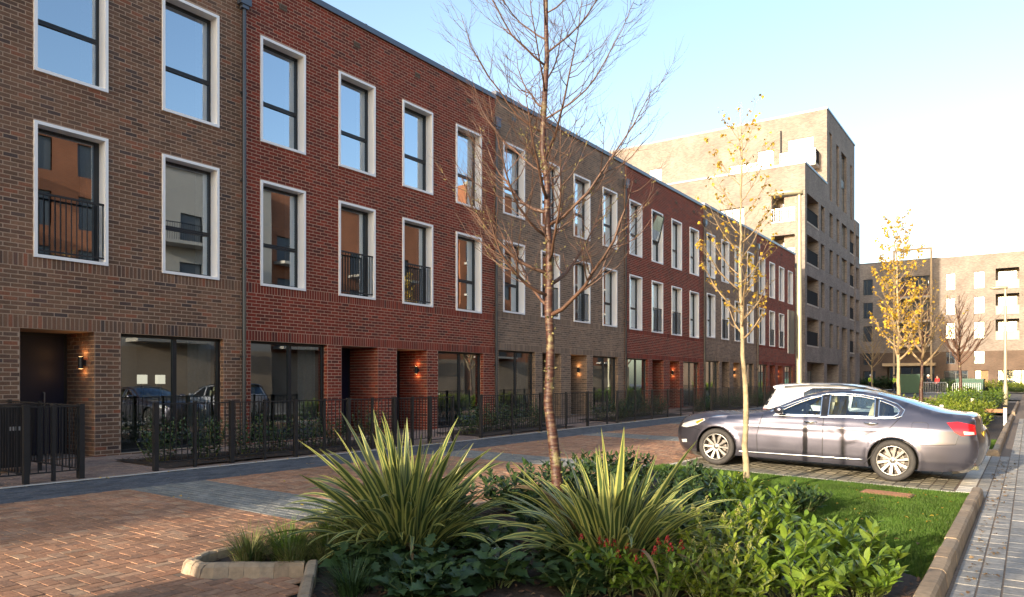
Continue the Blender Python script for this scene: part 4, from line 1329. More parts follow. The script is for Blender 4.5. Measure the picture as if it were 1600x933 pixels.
_d = FLAX[4].copy(); _d.materials.clear(); _d.materials.append(M['flax_dead']); _d.materials.append(M['flax_dead']); FLAX_DEAD = _d
def phormium(label, pos, scale, n, seed):
    random.seed(seed)
    root = thing('sword_leaved_plant', label, 'plant', (pos[0], pos[1], float(G(*pos)) + .03), group='variegated sword-leaved clumps in the bed')
    for i in range(n):
        f = (i + .5) / n
        a = i * 2.39996 + random.uniform(-.9, .9)
        r = .26 * math.sqrt(f)
        tilt = .03 + .74 * f ** .92 + random.gauss(0, .19)
        if f < .3: k = random.choice((0, 7, 8, 1, 6, 9))
        elif f < .65: k = random.choice((0, 1, 2, 8, 6, 9, 3))
        else: k = random.choice((2, 3, 4, 5, 3, 1, 8, 9, 2))
        inst('leaf', FLAX_DEAD if (f > .6 and random.random() < .09) else FLAX[k], root, (r * math.cos(a), r * math.sin(a), 0), Euler((random.gauss(0, .22), tilt, a), 'XYZ'), scale * random.uniform(.66, 1.1) * (1 - .12 * f))
    return root
phormium('left and taller clump of striped sword-shaped leaves, half in shade', (9.62, 4.60), .98, 260, 5)
phormium('right clump of striped sword-shaped leaves in front of the cherry trunk', (11.25, 5.22), .92, 240, 6)

def tuft(label, pos, h, n, seed, mat='leaf_bright'):
    random.seed(seed)
    root = thing('grass_tuft', label, 'grass tuft', (pos[0], pos[1], float(G(*pos)) + .03), group='grassy tufts at the corner of the bed')
    mb = MB()
    for i in range(n):
        a = random.uniform(0, 6.28); L = h * random.uniform(.6, 1.15); be = random.uniform(.5, 2.0); ang = math.pi / 2 - random.uniform(0, .35)
        r0 = random.uniform(0, .13); x, z = r0, 0
        ca, sa = math.cos(a), math.sin(a); wd = .0052
        pts = []
        for k in range(5):
            pts.append((x, z)); ang -= be / 5; x += math.cos(ang) * L / 4; z += math.sin(ang) * L / 4
        V = []
        for k, (x, z) in enumerate(pts):
            ww = wd * (1 - k / 4) + .0004
            V += [(x * ca - ww * sa, x * sa + ww * ca, z), (x * ca + ww * sa, x * sa - ww * ca, z)]
        mb.add(V, [(2 * k, 2 * k + 1, 2 * k + 3, 2 * k + 2) for k in range(4)])
    o = mb.build('blades', M[mat], root, smooth=True); o['kind'] = 'stuff'
for i, (p, lab) in enumerate([((9.0, 3.85), 'broad grassy tuft just inside the pointed kerb'), ((9.2, 3.75), 'grassy tuft beside the front kerb of the corner'), ((9.05, 4.3), 'grassy tuft in the middle of the tufted corner'), ((9.3, 4.0), 'grassy tuft at the inner end of the front kerb'), ((8.75, 4.75), 'low grassy tuft leaning over the road edging'), ((8.84, 3.62), 'grassy tuft nearest the pointed kerb corner'), ((8.82, 4.05), 'grassy tuft second from the pointed kerb corner'), ((8.86, 4.5), 'grassy tuft third from the kerb corner, beside the road'),
                              ((9.12, 4.2), 'grassy tuft against the left sword-leaved clump'), ((8.9, 5.0), 'grassy tuft farthest along the road edge'), ((10.1, 3.55), 'dark grassy tuft beside the straight brown kerb at the bottom'), ((10.45, 3.75), 'dark grassy tuft at the bottom edge under the left clump')]):
    tuft(lab, p, (.36, .28, .42, .3, .34)[i % 5] if i < 10 else .30, 240, 40 + i, ('tuft_green' if i % 2 else 'leaf_bright') if i < 10 else 'leaf_dark')

# ------------------------------------------------------------------ trees
def limb(P0, az, L, el0, el1, n, wob, rng):
    """a curved limb from P0: starts at elevation el0 and turns to el1."""
    P = [Vector(P0)]
    a = az
    for i in range(n):
        t = (i + .5) / n
        el = el0 + (el1 - el0) * t ** .8 + rng.uniform(-wob, wob)
        a += rng.uniform(-wob, wob)
        P.append(P[-1] + Vector((math.cos(a) * math.cos(el), math.sin(a) * math.cos(el), math.sin(el))) * (L / n))
    return P
def at(P, t):
    x = t * (len(P) - 1); i = min(int(x), len(P) - 2)
    return P[i].lerp(P[i + 1], x - i)

def tree(name, label, pos, H, first, rb, spread, seed, barkm, twigm, nprim=24, leaf=None, nleaf=0, sides=8, sub=True, group=None, lean=(0, 0), leafsize=1.0, wob=.06, el0=.75, top_narrow=.75, dens=1.0, lichen=False, shape=None, tw=1.0, lwob=.02):
    rng = random.Random(seed)
    z = float(G(*pos))
    root = thing(name, label, 'tree', (pos[0], pos[1], z), group=group)
    nL = 26
    P = []; x = y = 0.0
    for i in range(nL + 1):
        t = i / nL
        P.append(Vector((x + lean[0] * t, y + lean[1] * t, H * t - .05)))
        x += rng.uniform(-lwob, lwob); y += rng.uniform(-lwob, lwob)
    rad = [rb * (1.25 if i == 0 else 1.06 if i == 1 else (1 - .93 * (i / nL) ** .9)) * rng.uniform(.94, 1.07) for i in range(nL + 1)]
    mb = MB(); mb.tube(P, rad, sides + 4)
    mb.build('trunk', M[barkm], root, smooth=True)
    tips = []
    for k in range(nprim):
        t = first / H + (1 - first / H) * (k / nprim) ** 1.1 * .93
        f = (t - first / H) / (1 - first / H)
        base = at(P, t)
        prof = shape(f) if shape else (1 - top_narrow * f)
        L = spread * prof * rng.uniform(.8, 1.15)
        az = k * 2.39996 + rng.uniform(-.5, .5)
        r0 = max(.004, rb * .48 * (1 - .72 * f) * rng.uniform(.75, 1.1)) * tw * (1.3 if f < .22 else 1.0)
        Q = limb(base, az, L, el0 - .2 + f * .3, 1.25, 9, wob, rng)
        mb = MB(); mb.tube(Q, [r0 * (1 - .85 * i / 9) for i in range(10)], 6)
        nsub = max(2, int(8 * prof * dens))
        for j in range(nsub):
            tt = .18 + .8 * (j + rng.random()) / nsub
            q0 = at(Q, min(tt, .97))
            d = (at(Q, min(1, tt + .1)) - q0)
            azs = math.atan2(d.y, d.x) + rng.choice((-1, 1)) * rng.uniform(.4, 1.3)
            L2 = L * rng.uniform(.28, .58) * (1.1 - .5 * tt)
            S = limb(q0, azs, L2, rng.uniform(.2, .8), rng.uniform(.8, 1.4), 6, wob * 1.6, rng)
            r1 = max(.0022, r0 * .45 * (1 - .6 * tt)) 
            mb.tube(S, [r1 * (1 - .75 * i / 6) for i in range(7)], 4, cap=False)
            tips.append(S)
            if sub:
                for m in range(int(4 * dens)):
                    t3 = rng.uniform(.15, .95); s0_ = at(S, t3)
                    d = at(S, min(1, t3 + .1)) - s0_
                    T = limb(s0_, math.atan2(d.y, d.x) + rng.choice((-1, 1)) * rng.uniform(.3, 1.1), L2 * rng.uniform(.22, .55), rng.uniform(.1, .9), rng.uniform(.6, 1.4), 4, wob * 2, rng)
                    mb.tube(T, [.0022 * tw, .002 * tw, .0017 * tw, .0014 * tw, .001 * tw], 3, cap=False)
                    tips.append(T)
        tips.append(Q)
        mb.build('branch', M[twigm], root, smooth=True)
    if leaf:
        mb = MB(); lst = []
        for i in range(nleaf):
            S = rng.choice(tips); p = at(S, rng.uniform(.35, 1.0))
            lst.append((p, leaf_frame(rng.uniform(0, 6.28), rng.uniform(-1.3, .6), rng.uniform(-1, 1)), rng.uniform(.7, 1.2) * leafsize))
        bake_leaves(lst, leaf, mb)
        o = mb.build('crown', list(leaf.materials), root, smooth=True); o['kind'] = 'stuff'
    if lichen:
        mb = MB()
        for i in range(420):
            t = rng.random() ** 1.2 * .55; p = at(P, t); rr = rb * (1 - .9 * t) * 1.02
            a = rng.uniform(0, 6.28)
            if math.sin(t * 70 + 2 * math.sin(t * 23)) < -.1: continue
            c = p + Vector((math.cos(a), math.sin(a), 0)) * rr
            q = rng.uniform(.004, .014)
            d = Vector((math.cos(a), math.sin(a), rng.uniform(-.6, .6)))
            u_ = d.orthogonal().normalized() * q; v_ = d.cross(u_).normalized() * q
            mb.add([c - u_, c + v_, c + u_, c - v_, c + d * q * 1.6], [(0, 1, 4), (1, 2, 4), (2, 3, 4), (3, 0, 4)])
        for S in tips:
            if rng.random() < .25 and S[0].z < 3.6:
                for m in range(3):
                    c = at(S, rng.uniform(0, .4)); q = rng.uniform(.004, .009)
                    mb.add([c + Vector((q, 0, 0)), c + Vector((-q, q, 0)), c + Vector((0, -q, q)), c + Vector((0, 0, -q))], [(0, 1, 2), (1, 0, 3), (2, 1, 3), (0, 2, 3)])
        o = mb.build('lichen', M['lichen'], root); o['kind'] = 'stuff'
    return root
GOLD = leaf_mesh('leaf', .075, .05, M['leaf_gold'], .35, .5, 3)
def cherry_shape(f): return 1.0 if f < .3 else 1.0 - .62 * (f - .3) / .7
tree('cherry_tree', 'bare cherry tree with shiny red-brown trunk and lichen, standing between the two sword-leaved clumps', (10.57, 5.6), 7.2, 2.15, .054, 1.26, 3, 'cherry', 'twig_red', 40, sides=12, el0=.5, shape=cherry_shape, dens=1.9, lichen=True, wob=.15, tw=.56, lwob=.035, lean=(-.28, -.2))
def col_shape(f): return .75 + .35 * math.sin(min(1, f * 2) * math.pi / 2) - .65 * f
tree('slim_tree', 'slim pale-trunked tree with sparse golden leaves, in front of the parked car', (10.6, 10.7), 5.7, 2.2, .048, 1.0, 8, 'bark_grey', 'twig_pale', 28, GOLD, 520, el0=.7, shape=col_shape, group='golden-leaved street trees', dens=1.1, leafsize=.8, tw=.62)
tree('slim_tree', 'dense golden-leaved tree rising behind the car boot', (10.6, 26.0), 6.7, 2.2, .07, 1.3, 9, 'bark_grey', 'twig_pale', 34, GOLD, 1700, el0=.75, shape=col_shape, sides=6, group='golden-leaved street trees', leafsize=1.25, dens=1.1, tw=.9)
tree('small_bare_tree', 'small tree with a few golden leaves and fanned twigs right of the dense golden tree', (10.6, 31.5), 5.2, 2.1, .085, 2.2, 10, 'cherry', 'twig_pale', 20, GOLD, 150, el0=.9, sides=6, leafsize=1.3, tw=1.0, dens=1.2)
tree('small_bare_tree', 'small bare reddish tree near the far lamp post', (10.7, 50.0), 6.4, 2.4, .11, 2.6, 12, 'cherry', 'twig_red', 30, el0=.95, sides=6, tw=1.0, dens=1.2)
tree('small_bare_tree', 'thin bare tree beside the corner of the tall flats', (2.2, 74.0), 7.0, 2.4, .09, 2.4, 13, 'bark_grey', 'twig_pale', 24, el0=.9, sides=6, tw=1.2, dens=1.0)
tree('bare_street_tree', 'bare street tree behind the viewpoint', (11.6, -9.7), 7.0, 2.2, .066, 1.7, 14, 'cherry', 'twig_red', 22, sides=6, el0=.62, shape=cherry_shape)

# ------------------------------------------------------------------ cars
def dist_poly(P, L):
    P = np.asarray(P, float); L = np.asarray(L, float)
    best = np.full(len(P), 1e9)
    for a, b in zip(L[:-1], L[1:]):
        d = b - a; t = (((P - a) @ d) / max(d @ d, 1e-12)).clip(0, 1)
        best = np.minimum(best, np.sqrt(((P - a - t[:, None] * d) ** 2).sum(1)))
    return best
def smooth_open(pts, step=.04, it=2):
    """Chaikin-rounded open polyline, resampled."""
    P = [np.array(p, float) for p in pts]
    for _ in range(it):
        Q = [P[0]]
        for a, b in zip(P[:-1], P[1:]): Q += [a * .75 + b * .25, a * .25 + b * .75]
        Q.append(P[-1]); P = Q
    P = np.array(P); d = np.r_[0, np.cumsum(np.sqrt((np.diff(P, axis=0) ** 2).sum(1)))]
    n = int(d[-1] / step)
    s = np.linspace(0, d[-1], n + 1)
    return np.c_[np.interp(s, d, P[:, 0]), np.interp(s, d, P[:, 1])]

class Car:
    def __init__(self, label, loc, rotz, pitch, p, paint, group='vehicles added out of view'):
        self.p = p
        self.root = thing(p['name'], label, p['cat'], loc, (0, pitch, rotz), group)
        self.paint = M[paint]
        self.top = smooth_open(p['top'], .045, p.get('it', 2))
        zz = np.array(p['prof']); zs = np.linspace(zz[0, 0], zz[-1, 0], 200)
        ys = np.interp(zs, zz[:, 0], zz[:, 1]); k = np.ones(9) / 9
        ys = np.convolve(np.pad(ys, 4, 'edge'), k, 'valid'); self.pz, self.pm = zs, ys
        self.build()
    def Y(self, x, z):
        p = self.p; x = np.asarray(x, float); z = np.asarray(z, float)
        pl = np.ones_like(x); a, fa = p['plan_f']; b, fb = p['plan_r']; L = p['len']
        k = x < a; pl[k] = 1 - fa * ((a - x[k]) / a) ** 2.3
        k = x > L - b; pl[k] = 1 - fb * ((x[k] - (L - b)) / b) ** 2.3
        m = np.interp(z, self.pz, self.pm)
        base = p['w'] * pl * m
        d = dist_poly(np.c_[x, z], self.top); r = p.get('r', .10)
        q = (1 - (d / r)).clip(0, 1)
        y = base - .85 * r * (1 - np.sqrt((1 - q ** 2).clip(0, 1)))
        # wheel arch flares
        for wx in p['wheels']:
            dd = np.sqrt((x - wx) ** 2 + (z - p['wr']) ** 2)
            y = y + .014 * np.exp(-((dd - p['ar'] - .02) / .045) ** 2)
        # crease along the shoulder, slight waist
        if 'crease' in p:
            zc = np.interp(x, p['crease'][0], p['crease'][1])
            y = y + .010 * np.exp(-((z - zc) / .05) ** 2)
        return y
    def normals(self, V2):
        e = .006
        gx = (self.Y(V2[:, 0] + e, V2[:, 1]) - self.Y(V2[:, 0] - e, V2[:, 1])) / (2 * e)
        gz = (self.Y(V2[:, 0], V2[:, 1] + e) - self.Y(V2[:, 0], V2[:, 1] - e)) / (2 * e)
        n = np.c_[-gx, np.ones(len(gx)), -gz]
        return n / np.linalg.norm(n, axis=1)[:, None]
    def side(self, name, poly, holes, mat, off, grid, parent=None, both=True, step=.03, flip=(1, -1)):
        V2, T = cdt_fill(poly, holes, grid, step)
        y = self.Y(V2[:, 0], V2[:, 1]); n = self.normals(V2)
        Vs, Fs, Ns = [], [], []
        for sgn in flip:
            V = np.c_[V2[:, 0], y, V2[:, 1]] + n * off
            nn = n.copy()
            if sgn < 0: V[:, 1] *= -1; nn[:, 1] *= -1
            b = sum(len(v) for v in Vs)
            Vs.append(V); Ns.append(nn)
            Fs.append((T[:, ::-1] if sgn > 0 else T) + b)
        o = finish(name, np.concatenate(Vs), np.concatenate(Fs), mat, parent or self.root, smooth=True)
        o.data.normals_split_custom_set_from_vertices(np.concatenate(Ns).tolist())
        return o
    def strip(self, name, line, wd, mat, off, sgn, parent=None, step=.03, closed=False):
        """thin raised strip following a side-view line"""
        L = resample(line, step, closed)
        if closed: L = np.vstack([L, L[:1]])
        d = np.gradient(L, axis=0); d /= np.linalg.norm(d, axis=1)[:, None] + 1e-9
        nr = np.c_[-d[:, 1], d[:, 0]]
        rows = []
        for k, o_ in ((-1, 0.0), (-.7, off), (.7, off), (1, 0.0)):
            q = L + nr * wd * .5 * k
            y = self.Y(q[:, 0], q[:, 1]); n = self.normals(q)
            rows.append(np.c_[q[:, 0], y, q[:, 1]] + n * (o_ + .0008))
        V = np.stack(rows, 1).reshape(-1, 3)
        if sgn < 0: V[:, 1] *= -1
        F = []
        for i in range(len(L) - 1):
            for k in range(3):
                f = (i * 4 + k, i * 4 + k + 1, (i + 1) * 4 + k + 1, (i + 1) * 4 + k)
                F.append(f if sgn < 0 else f[::-1])
        return finish(name, V, F, mat, parent or self.root, smooth=True)
    def build(self):
        p = self.p; root = self.root
        # outline of the side with the wheel arches
        bot = []
        zb = p['sill']; L = p['len']
        xe, ze = self.top[-1]; xs, zs0 = self.top[0]
        pts = [(xe, ze)]
        for wx in sorted(p['wheels'], reverse=True):
            ar, wr = p['ar'], p['wr']
            dz = wr - zb; hx = math.sqrt(max(ar ** 2 - dz ** 2, .01))
            a0 = math.atan2(-dz, hx); a1 = math.pi - a0
            zr = p.get('zend', zb)
            for i in range(25):
                t = a0 + (a1 - a0) * i / 24
                pts.append((wx + ar * math.cos(t), wr + ar * math.sin(t)))
        poly = list(map(tuple, self.top)) + pts[1:]
        wins = p['windows']
        body = self.side('body', poly, wins, self.paint, 0, .05)
        # top surfaces across the car
        T = self.top
        ye = self.Y(T[:, 0], T[:, 1])
        nt_ = 17; tt = np.linspace(-1, 1, nt_)
        crown = np.interp(T[:, 0], p['crown'][0], p['crown'][1])
        d = np.gradient(T, axis=0); d /= np.linalg.norm(d, axis=1)[:, None]
        nrm = np.c_[-d[:, 1], d[:, 0]]
        if nrm[len(nrm) // 2, 1] < 0: nrm = -nrm
        bul = np.interp(np.arange(len(T)) / (len(T) - 1), p['bulge'][0], p['bulge'][1])
        Gd = np.empty((len(T), nt_, 3))
        cur = 1 - np.abs(tt) ** 2.4
        for j in range(nt_):
            o_ = (crown + bul) * cur[j]
            Gd[:, j, 0] = T[:, 0] + nrm[:, 0] * o_; Gd[:, j, 2] = T[:, 1] + nrm[:, 1] * o_
            Gd[:, j, 1] = ye * tt[j]
        self.Gd = Gd
        V = Gd.reshape(-1, 3)
        groups = {k: [] for k in ('body_top', 'windscreen', 'rear_window', 'glass_edge', 'grille', 'lower_bumper')}
        for i in range(len(T) - 1):
            xm = (T[i, 0] + T[i + 1, 0]) / 2; zm = (T[i, 1] + T[i + 1, 1]) / 2
            for j in range(nt_ - 1):
                f = (i * nt_ + j, (i + 1) * nt_ + j, (i + 1) * nt_ + j + 1, i * nt_ + j + 1)
                tm = abs(tt[j] + tt[j + 1]) / 2
                g = 'body_top'
                for nm, (x0, x1, z0) in p['glass_top'].items():
                    if x0 < xm < x1 and zm > z0 and tm < .87: g = nm
                if 'grille' in p and xm < p['grille'][0] and p['grille'][1] < zm < p['grille'][2] and tm < p['grille'][3]: g = 'grille'
                if zm < p['bump_z'] and (xm < .3 or xm > p['len'] - .35): g = 'lower_bumper' if p.get('dark_bump') else 'body_top'
                groups[g].append(f)
        mats = {'body_top': self.paint, 'windscreen': M['car_glass'], 'rear_window': M['car_glass'], 'grille': M['black_trim'], 'lower_bumper': M['black_trim']}
        for g, fs in groups.items():
            if not fs: continue
            used = sorted({i for f in fs for i in f}); mp = {u: k for k, u in enumerate(used)}
            finish({'body_top': 'bodywork'}.get(g, g), V[used], [[mp[i] for i in f] for f in fs], mats[g], root, smooth=True)
        # side glass
        for wpoly in wins:
            for s in (1, -1):
                self.side('side_window', wpoly, [], M['car_glass'], -.008, .08, flip=(s,), step=.05)
                self.strip('window_trim', wpoly, .022 if not p.get('plain_trim') else .016, M['chrome'] if not p.get('plain_trim') else M['black_trim'], .004, s, closed=True)
        for bp in p.get('pillars', []):
            self.side('black_pillar', bp, [], M['black_trim'], .003, .1)
        for nm, poly_, mt, off in p.get('patches', []):
            for s in (1, -1):
                self.side(nm, poly_, [], M[mt], off, .05, flip=(s,), step=.025)
        for nm, line, wd, mt, off in p.get('lines', []):
            for s in (1, -1): self.strip(nm, line, wd, M[mt], off, s)
        for x, z in p.get('handles', []):
            for s in (1, -1):
                y = float(self.Y([x], [z])[0])
                mb = MB(); mb.tube([(x - .10, s * (y + .004), z), (x - .08, s * (y + .026), z + .002), (x + .08, s * (y + .028), z + .004), (x + .10, s * (y + .004), z + .004)], [.010, .014, .014, .010], 8)
                mb.build('door_handle', M['chrome'], root, smooth=True)
                self.side('handle_cup', [(x + .06 * math.cos(t), z - .012 + .026 * math.sin(t)) for t in np.linspace(0, 6.283, 13)[:-1]], [], M['rim_dark'], .0012, None, flip=(s,))
        if 'mirror' in p:
            mx_, mz = p['mirror']
            for s in (1, -1):
                y = float(self.Y([mx_], [mz])[0])
                mb = MB()
                prof = [(.0, .02), (.02, .55), (.06, .9), (.10, 1.0), (.14, .97), (.17, .9)]
                V_, F_ = [], []
                for k, (dx, sc_) in enumerate(prof):
                    for i in range(14):
                        t = 2 * math.pi * i / 14
                        c_, s_ = math.cos(t), math.sin(t)
                        V_.append((mx_ + dx * .9 - .05, s * (y + .10 + .095 * sc_ * np.sign(c_) * abs(c_) ** .6), mz + .085 + .066 * sc_ * np.sign(s_) * abs(s_) ** .6))
                for k in range(len(prof) - 1):
                    for i in range(14):
                        F_.append((k * 14 + i, k * 14 + (i + 1) % 14, (k + 1) * 14 + (i + 1) % 14, (k + 1) * 14 + i))
                F_.append(tuple(range((len(prof) - 1) * 14, len(prof) * 14)))
                mb.add(V_, F_)
                o = mb.build('wing_mirror', self.paint, root, smooth=True)
                mb = MB(); mb.tube([(mx_ + .04, s * (y - .02), mz + .02), (mx_ + .04, s * (y + .06), mz + .05)], [.03, .022], 8); mb.build('mirror_stalk', M['black_trim'], o)
        # wheels
        wr, wid = p['wr'], .215
        tyre = MB(); tp = [(wr * .70, -.085), (wr * .74, -.098), (wr * .86, -.108), (wr * .955, -.098), (wr * .99, -.075), (wr, -.03), (wr, .03), (wr * .99, .075), (wr * .955, .098), (wr * .86, .108), (wr * .74, .098), (wr * .70, .085)]
        tyre.lathe(tp, 40, 'y'); TY = tyre.mesh('tyre', M['tyre'], True)
        rim = MB()
        rim.lathe([(wr * .715, -.10), (wr * .70, -.108), (wr * .665, -.100), (wr * .65, -.03), (wr * .62, .06)], 40, 'y', mi=0)
        RM = rim.mesh('rim', M['rim'], True)
        bk = MB(); bk.lathe([(0.0, .03), (wr * .64, .03)], 32, 'y', mi=0); bk.lathe([(wr * .05, .0), (wr * .48, .0), (wr * .48, .03)], 32, 'y', mi=1)
        BK = bk.mesh('brake_disc', [M['rim_dark'], M['disc']])
        sp = MB()
        ns = p.get('spokes', 10)
        a0, a1 = wr * .10, wr * .675
        sp.add([(a0, -.088, -.014), (a1, -.098, -.022), (a1, -.098, .022), (a0, -.088, .014), (a0, -.05, -.02), (a1, -.05, -.03), (a1, -.05, .03), (a0, -.05, .02)], [(0, 1, 2, 3), (0, 4, 5, 1), (3, 2, 6, 7), (1, 5, 6, 2), (0, 3, 7, 4)])
        SP = sp.mesh('spoke', M['rim'])
        hb = MB(); hb.lathe([(0.0, -.098), (.026, -.098), (.034, -.09)], 16, 'y', mi=0); hb.lathe([(.034, -.09), (.055, -.088), (.068, -.07), (.072, -.03)], 20, 'y', mi=1)
        HB = hb.mesh('hub_cap', [M['rim'], M['rim']], True)
        for wx in p['wheels']:
            for s in (1, -1):
                wy = s * (p['track'] - .0)
                wo = inst('wheel', TY, root, (wx, wy, wr), (0, random.uniform(0, .6), 0 if s < 0 else math.pi))
                inst('rim', RM, wo); inst('brake_disc', BK, wo); inst('hub_cap', HB, wo)
                for k in range(ns):
                    inst('spoke', SP, wo, rot=(0, 2 * math.pi * k / ns, 0))
        # dark inner structure: wheel wells, floor
        mb = MB()
        x0, x1 = .35, L - .4
        zmx = p['belt'] - .32
        mb.box(x0, x1, -p['w'] * .70, p['w'] * .70, p['sill'] + .02, zmx)
        for wx in p['wheels']:
            n = 20
            for s in (1, -1):
                V_ = []
                for i in range(n + 1):
                    t = -.35 + (math.pi + .7) * i / n
                    for yy in (p['w'] * .66, p['w'] * .965):
                        V_.append((wx + (p['ar'] + .006) * math.cos(t), s * yy, wr + (p['ar'] + .006) * math.sin(t)))
                mb.add(V_, [(2 * i, 2 * i + 1, 2 * i + 3, 2 * i + 2) for i in range(n)])
        mb.build('underbody', M['black_trim'], root)
        # cabin
        cz = p['belt'] - .45
        for sx in p.get('seats', []):
            for yy in (-.37, .37):
                mb = MB()
                mb.box(sx - .25, sx + .25, yy - .25, yy + .25, cz, cz + .22)
                st = mb.build('seat', M['seat'], root)
                mb = MB()
                A_ = [(sx + .20, cz + .15), (sx + .36, cz + .15), (sx + .48, cz + .70), (sx + .38, cz + .72)]
                V_ = [(a, yy + o_, c) for o_ in (-.24, .24) for a, c in A_]
                mb.add(V_, [(0, 1, 2, 3), (7, 6, 5, 4), (0, 4, 5, 1), (1, 5, 6, 2), (2, 6, 7, 3), (3, 7, 4, 0)])
                mb.box(sx + .40, sx + .49, yy - .12, yy + .12, cz + .70, cz + .83)
                mb.build('seat_back', M['seat'], st)
        if p.get('seats'):
            mb = MB(); d0 = p['dash']
            mb.box(d0 - .1, d0 + .32, -.66, .66, cz + .1, cz + .45); mb.build('dashboard', M['cabin'], root)
            mb = MB()
            ring = [(d0 + .42 + .05 * math.cos(t) * 0 - .06 * math.sin(t), .37 + .18 * math.cos(t), cz + .45 + .17 * math.sin(t)) for t in np.linspace(0, 6.283, 19)]
            mb.tube(ring, .014, 6, cap=False); mb.build('steering_wheel', M['cabin'], root)
        for nm, box_, mt in p.get('boxes', []):
            mb = MB(); mb.box(*box_); mb.build(nm, M[mt], root)

SEDAN = dict(name='saloon_car', cat='car', len=4.83, w=.91, r=.11, wr=.328, ar=.365, track=.79, wheels=(.86, 3.71), sill=.20, belt=.95, bump_z=.36,
    top=[(.50, .20), (.22, .21), (.09, .27), (.04, .40), (.03, .52), (.06, .62), (.14, .70), (.34, .77), (.62, .835), (1.0, .895), (1.40, .945), (1.66, .985), (1.90, 1.10), (2.15, 1.225), (2.40, 1.325), (2.65, 1.388), (2.95, 1.410), (3.2, 1.398), (3.48, 1.352), (3.78, 1.27), (4.08, 1.172), (4.32, 1.108), (4.52, 1.092), (4.70, 1.085), (4.775, 1.06), (4.79, .96), (4.80, .80), (4.84, .68), (4.84, .50), (4.80, .36), (4.66, .24), (4.5, .22)],
    prof=[(.15, .94), (.22, .962), (.34, .985), (.48, .995), (.62, 1.0), (.78, .985), (.90, .955), (.96, .925), (1.05, .865), (1.2, .775), (1.35, .69), (1.45, .64)],
    plan_f=(.95, .30), plan_r=(.85, .20), crown=([0, .1, .3, 1.5, 1.8, 2.3, 2.9, 3.6, 4.2, 4.6, 4.83], [.06, .06, .05, .055, .05, .04, .03, .04, .05, .03, .03]),
    bulge=([0, .10, .18, .30, .82, .90, 1], [.10, .12, .08, 0, 0, .05, .06]),
    crease=([.3, 4.7], [.70, .86]),
    windows=[[(1.86, .968), (2.05, 1.085), (2.25, 1.19), (2.45, 1.272), (2.585, 1.31), (2.60, .985)],
             [(2.72, .988), (2.715, 1.328), (2.95, 1.335), (3.18, 1.322), (3.40, 1.285), (3.415, 1.008)],
             [(3.475, 1.012), (3.462, 1.268), (3.60, 1.222), (3.72, 1.165), (3.765, 1.115), (3.75, 1.06), (3.69, 1.022)]],
    pillars=[[(2.612, .986), (2.597, 1.318), (2.703, 1.333), (2.708, .988)], [(3.425, 1.01), (3.412, 1.285), (3.452, 1.275), (3.465, 1.013)]],
    glass_top=dict(windscreen=(1.70, 2.38, .99), rear_window=(3.42, 4.20, 1.10)), grille=(.12, .40, .66, .42),
    handles=[(2.46, .865), (3.38, .895)], mirror=(1.92, .96),
    patches=[('headlight', [(.13, .695), (.34, .762), (.60, .822), (.64, .79), (.50, .70), (.26, .635), (.12, .64)], 'lens', .005), ('indicator', [(.44, .742), (.585, .81), (.60, .785), (.49, .715)], 'amber', .008),
             ('tail_light', [(4.42, .965), (4.56, .985), (4.78, .945), (4.80, .80), (4.62, .775), (4.53, .83)], 'tail_red', .006), ('reversing_lamp', [(4.64, .845), (4.77, .84), (4.775, .80), (4.65, .795)], 'lens', .009),
             ('fog_lamp', [(.14, .40), (.26, .42), (.27, .36), (.16, .35)], 'lens', .004)],
    lines=[('door_seam', [(1.60, .24), (1.585, .60), (1.66, .95)], .011, 'black_trim', .0008), ('door_seam', [(2.665, .22), (2.66, .985)], .011, 'black_trim', .0008),
           ('door_seam', [(3.30, .24), (3.42, .40), (3.52, .62), (3.62, .80), (3.80, 1.02)], .011, 'black_trim', .0008),
           ('fuel_flap_seam', [(3.96, .83), (3.98, .81), (4.16, .81), (4.18, .83), (4.18, .93), (4.16, .95), (3.98, .95), (3.96, .93), (3.96, .83)], .005, 'black_trim', .0006),
           ('bumper_seam', [(4.08, .60), (4.30, .615), (4.55, .64), (4.58, .77)], .009, 'black_trim', .0008), ('bumper_seam', [(.57, .60), (.40, .64), (.30, .64)], .009, 'black_trim', .0008),
           ('sill_moulding', [(1.28, .275), (2.0, .285), (3.28, .305)], .03, 'chrome', .006), ('drip_rail', [(1.78, 1.01), (2.05, 1.135), (2.35, 1.265), (2.65, 1.345), (2.95, 1.362), (3.2, 1.35), (3.5, 1.302), (3.72, 1.225), (3.84, 1.13), (3.80, 1.03), (3.70, .995), (2.6, .962), (1.84, .945)], .018, 'chrome', .004)],
    seats=(2.3, 2.98), dash=1.75,
    boxes=[('number_plate', (4.87, 4.885, -.26, .26, .72, .83), 'leaf_gold'), ('exhaust', (4.60, 4.84, .45, .53, .25, .31), 'chrome'), ('exhaust', (4.60, 4.84, -.53, -.45, .25, .31), 'chrome')])
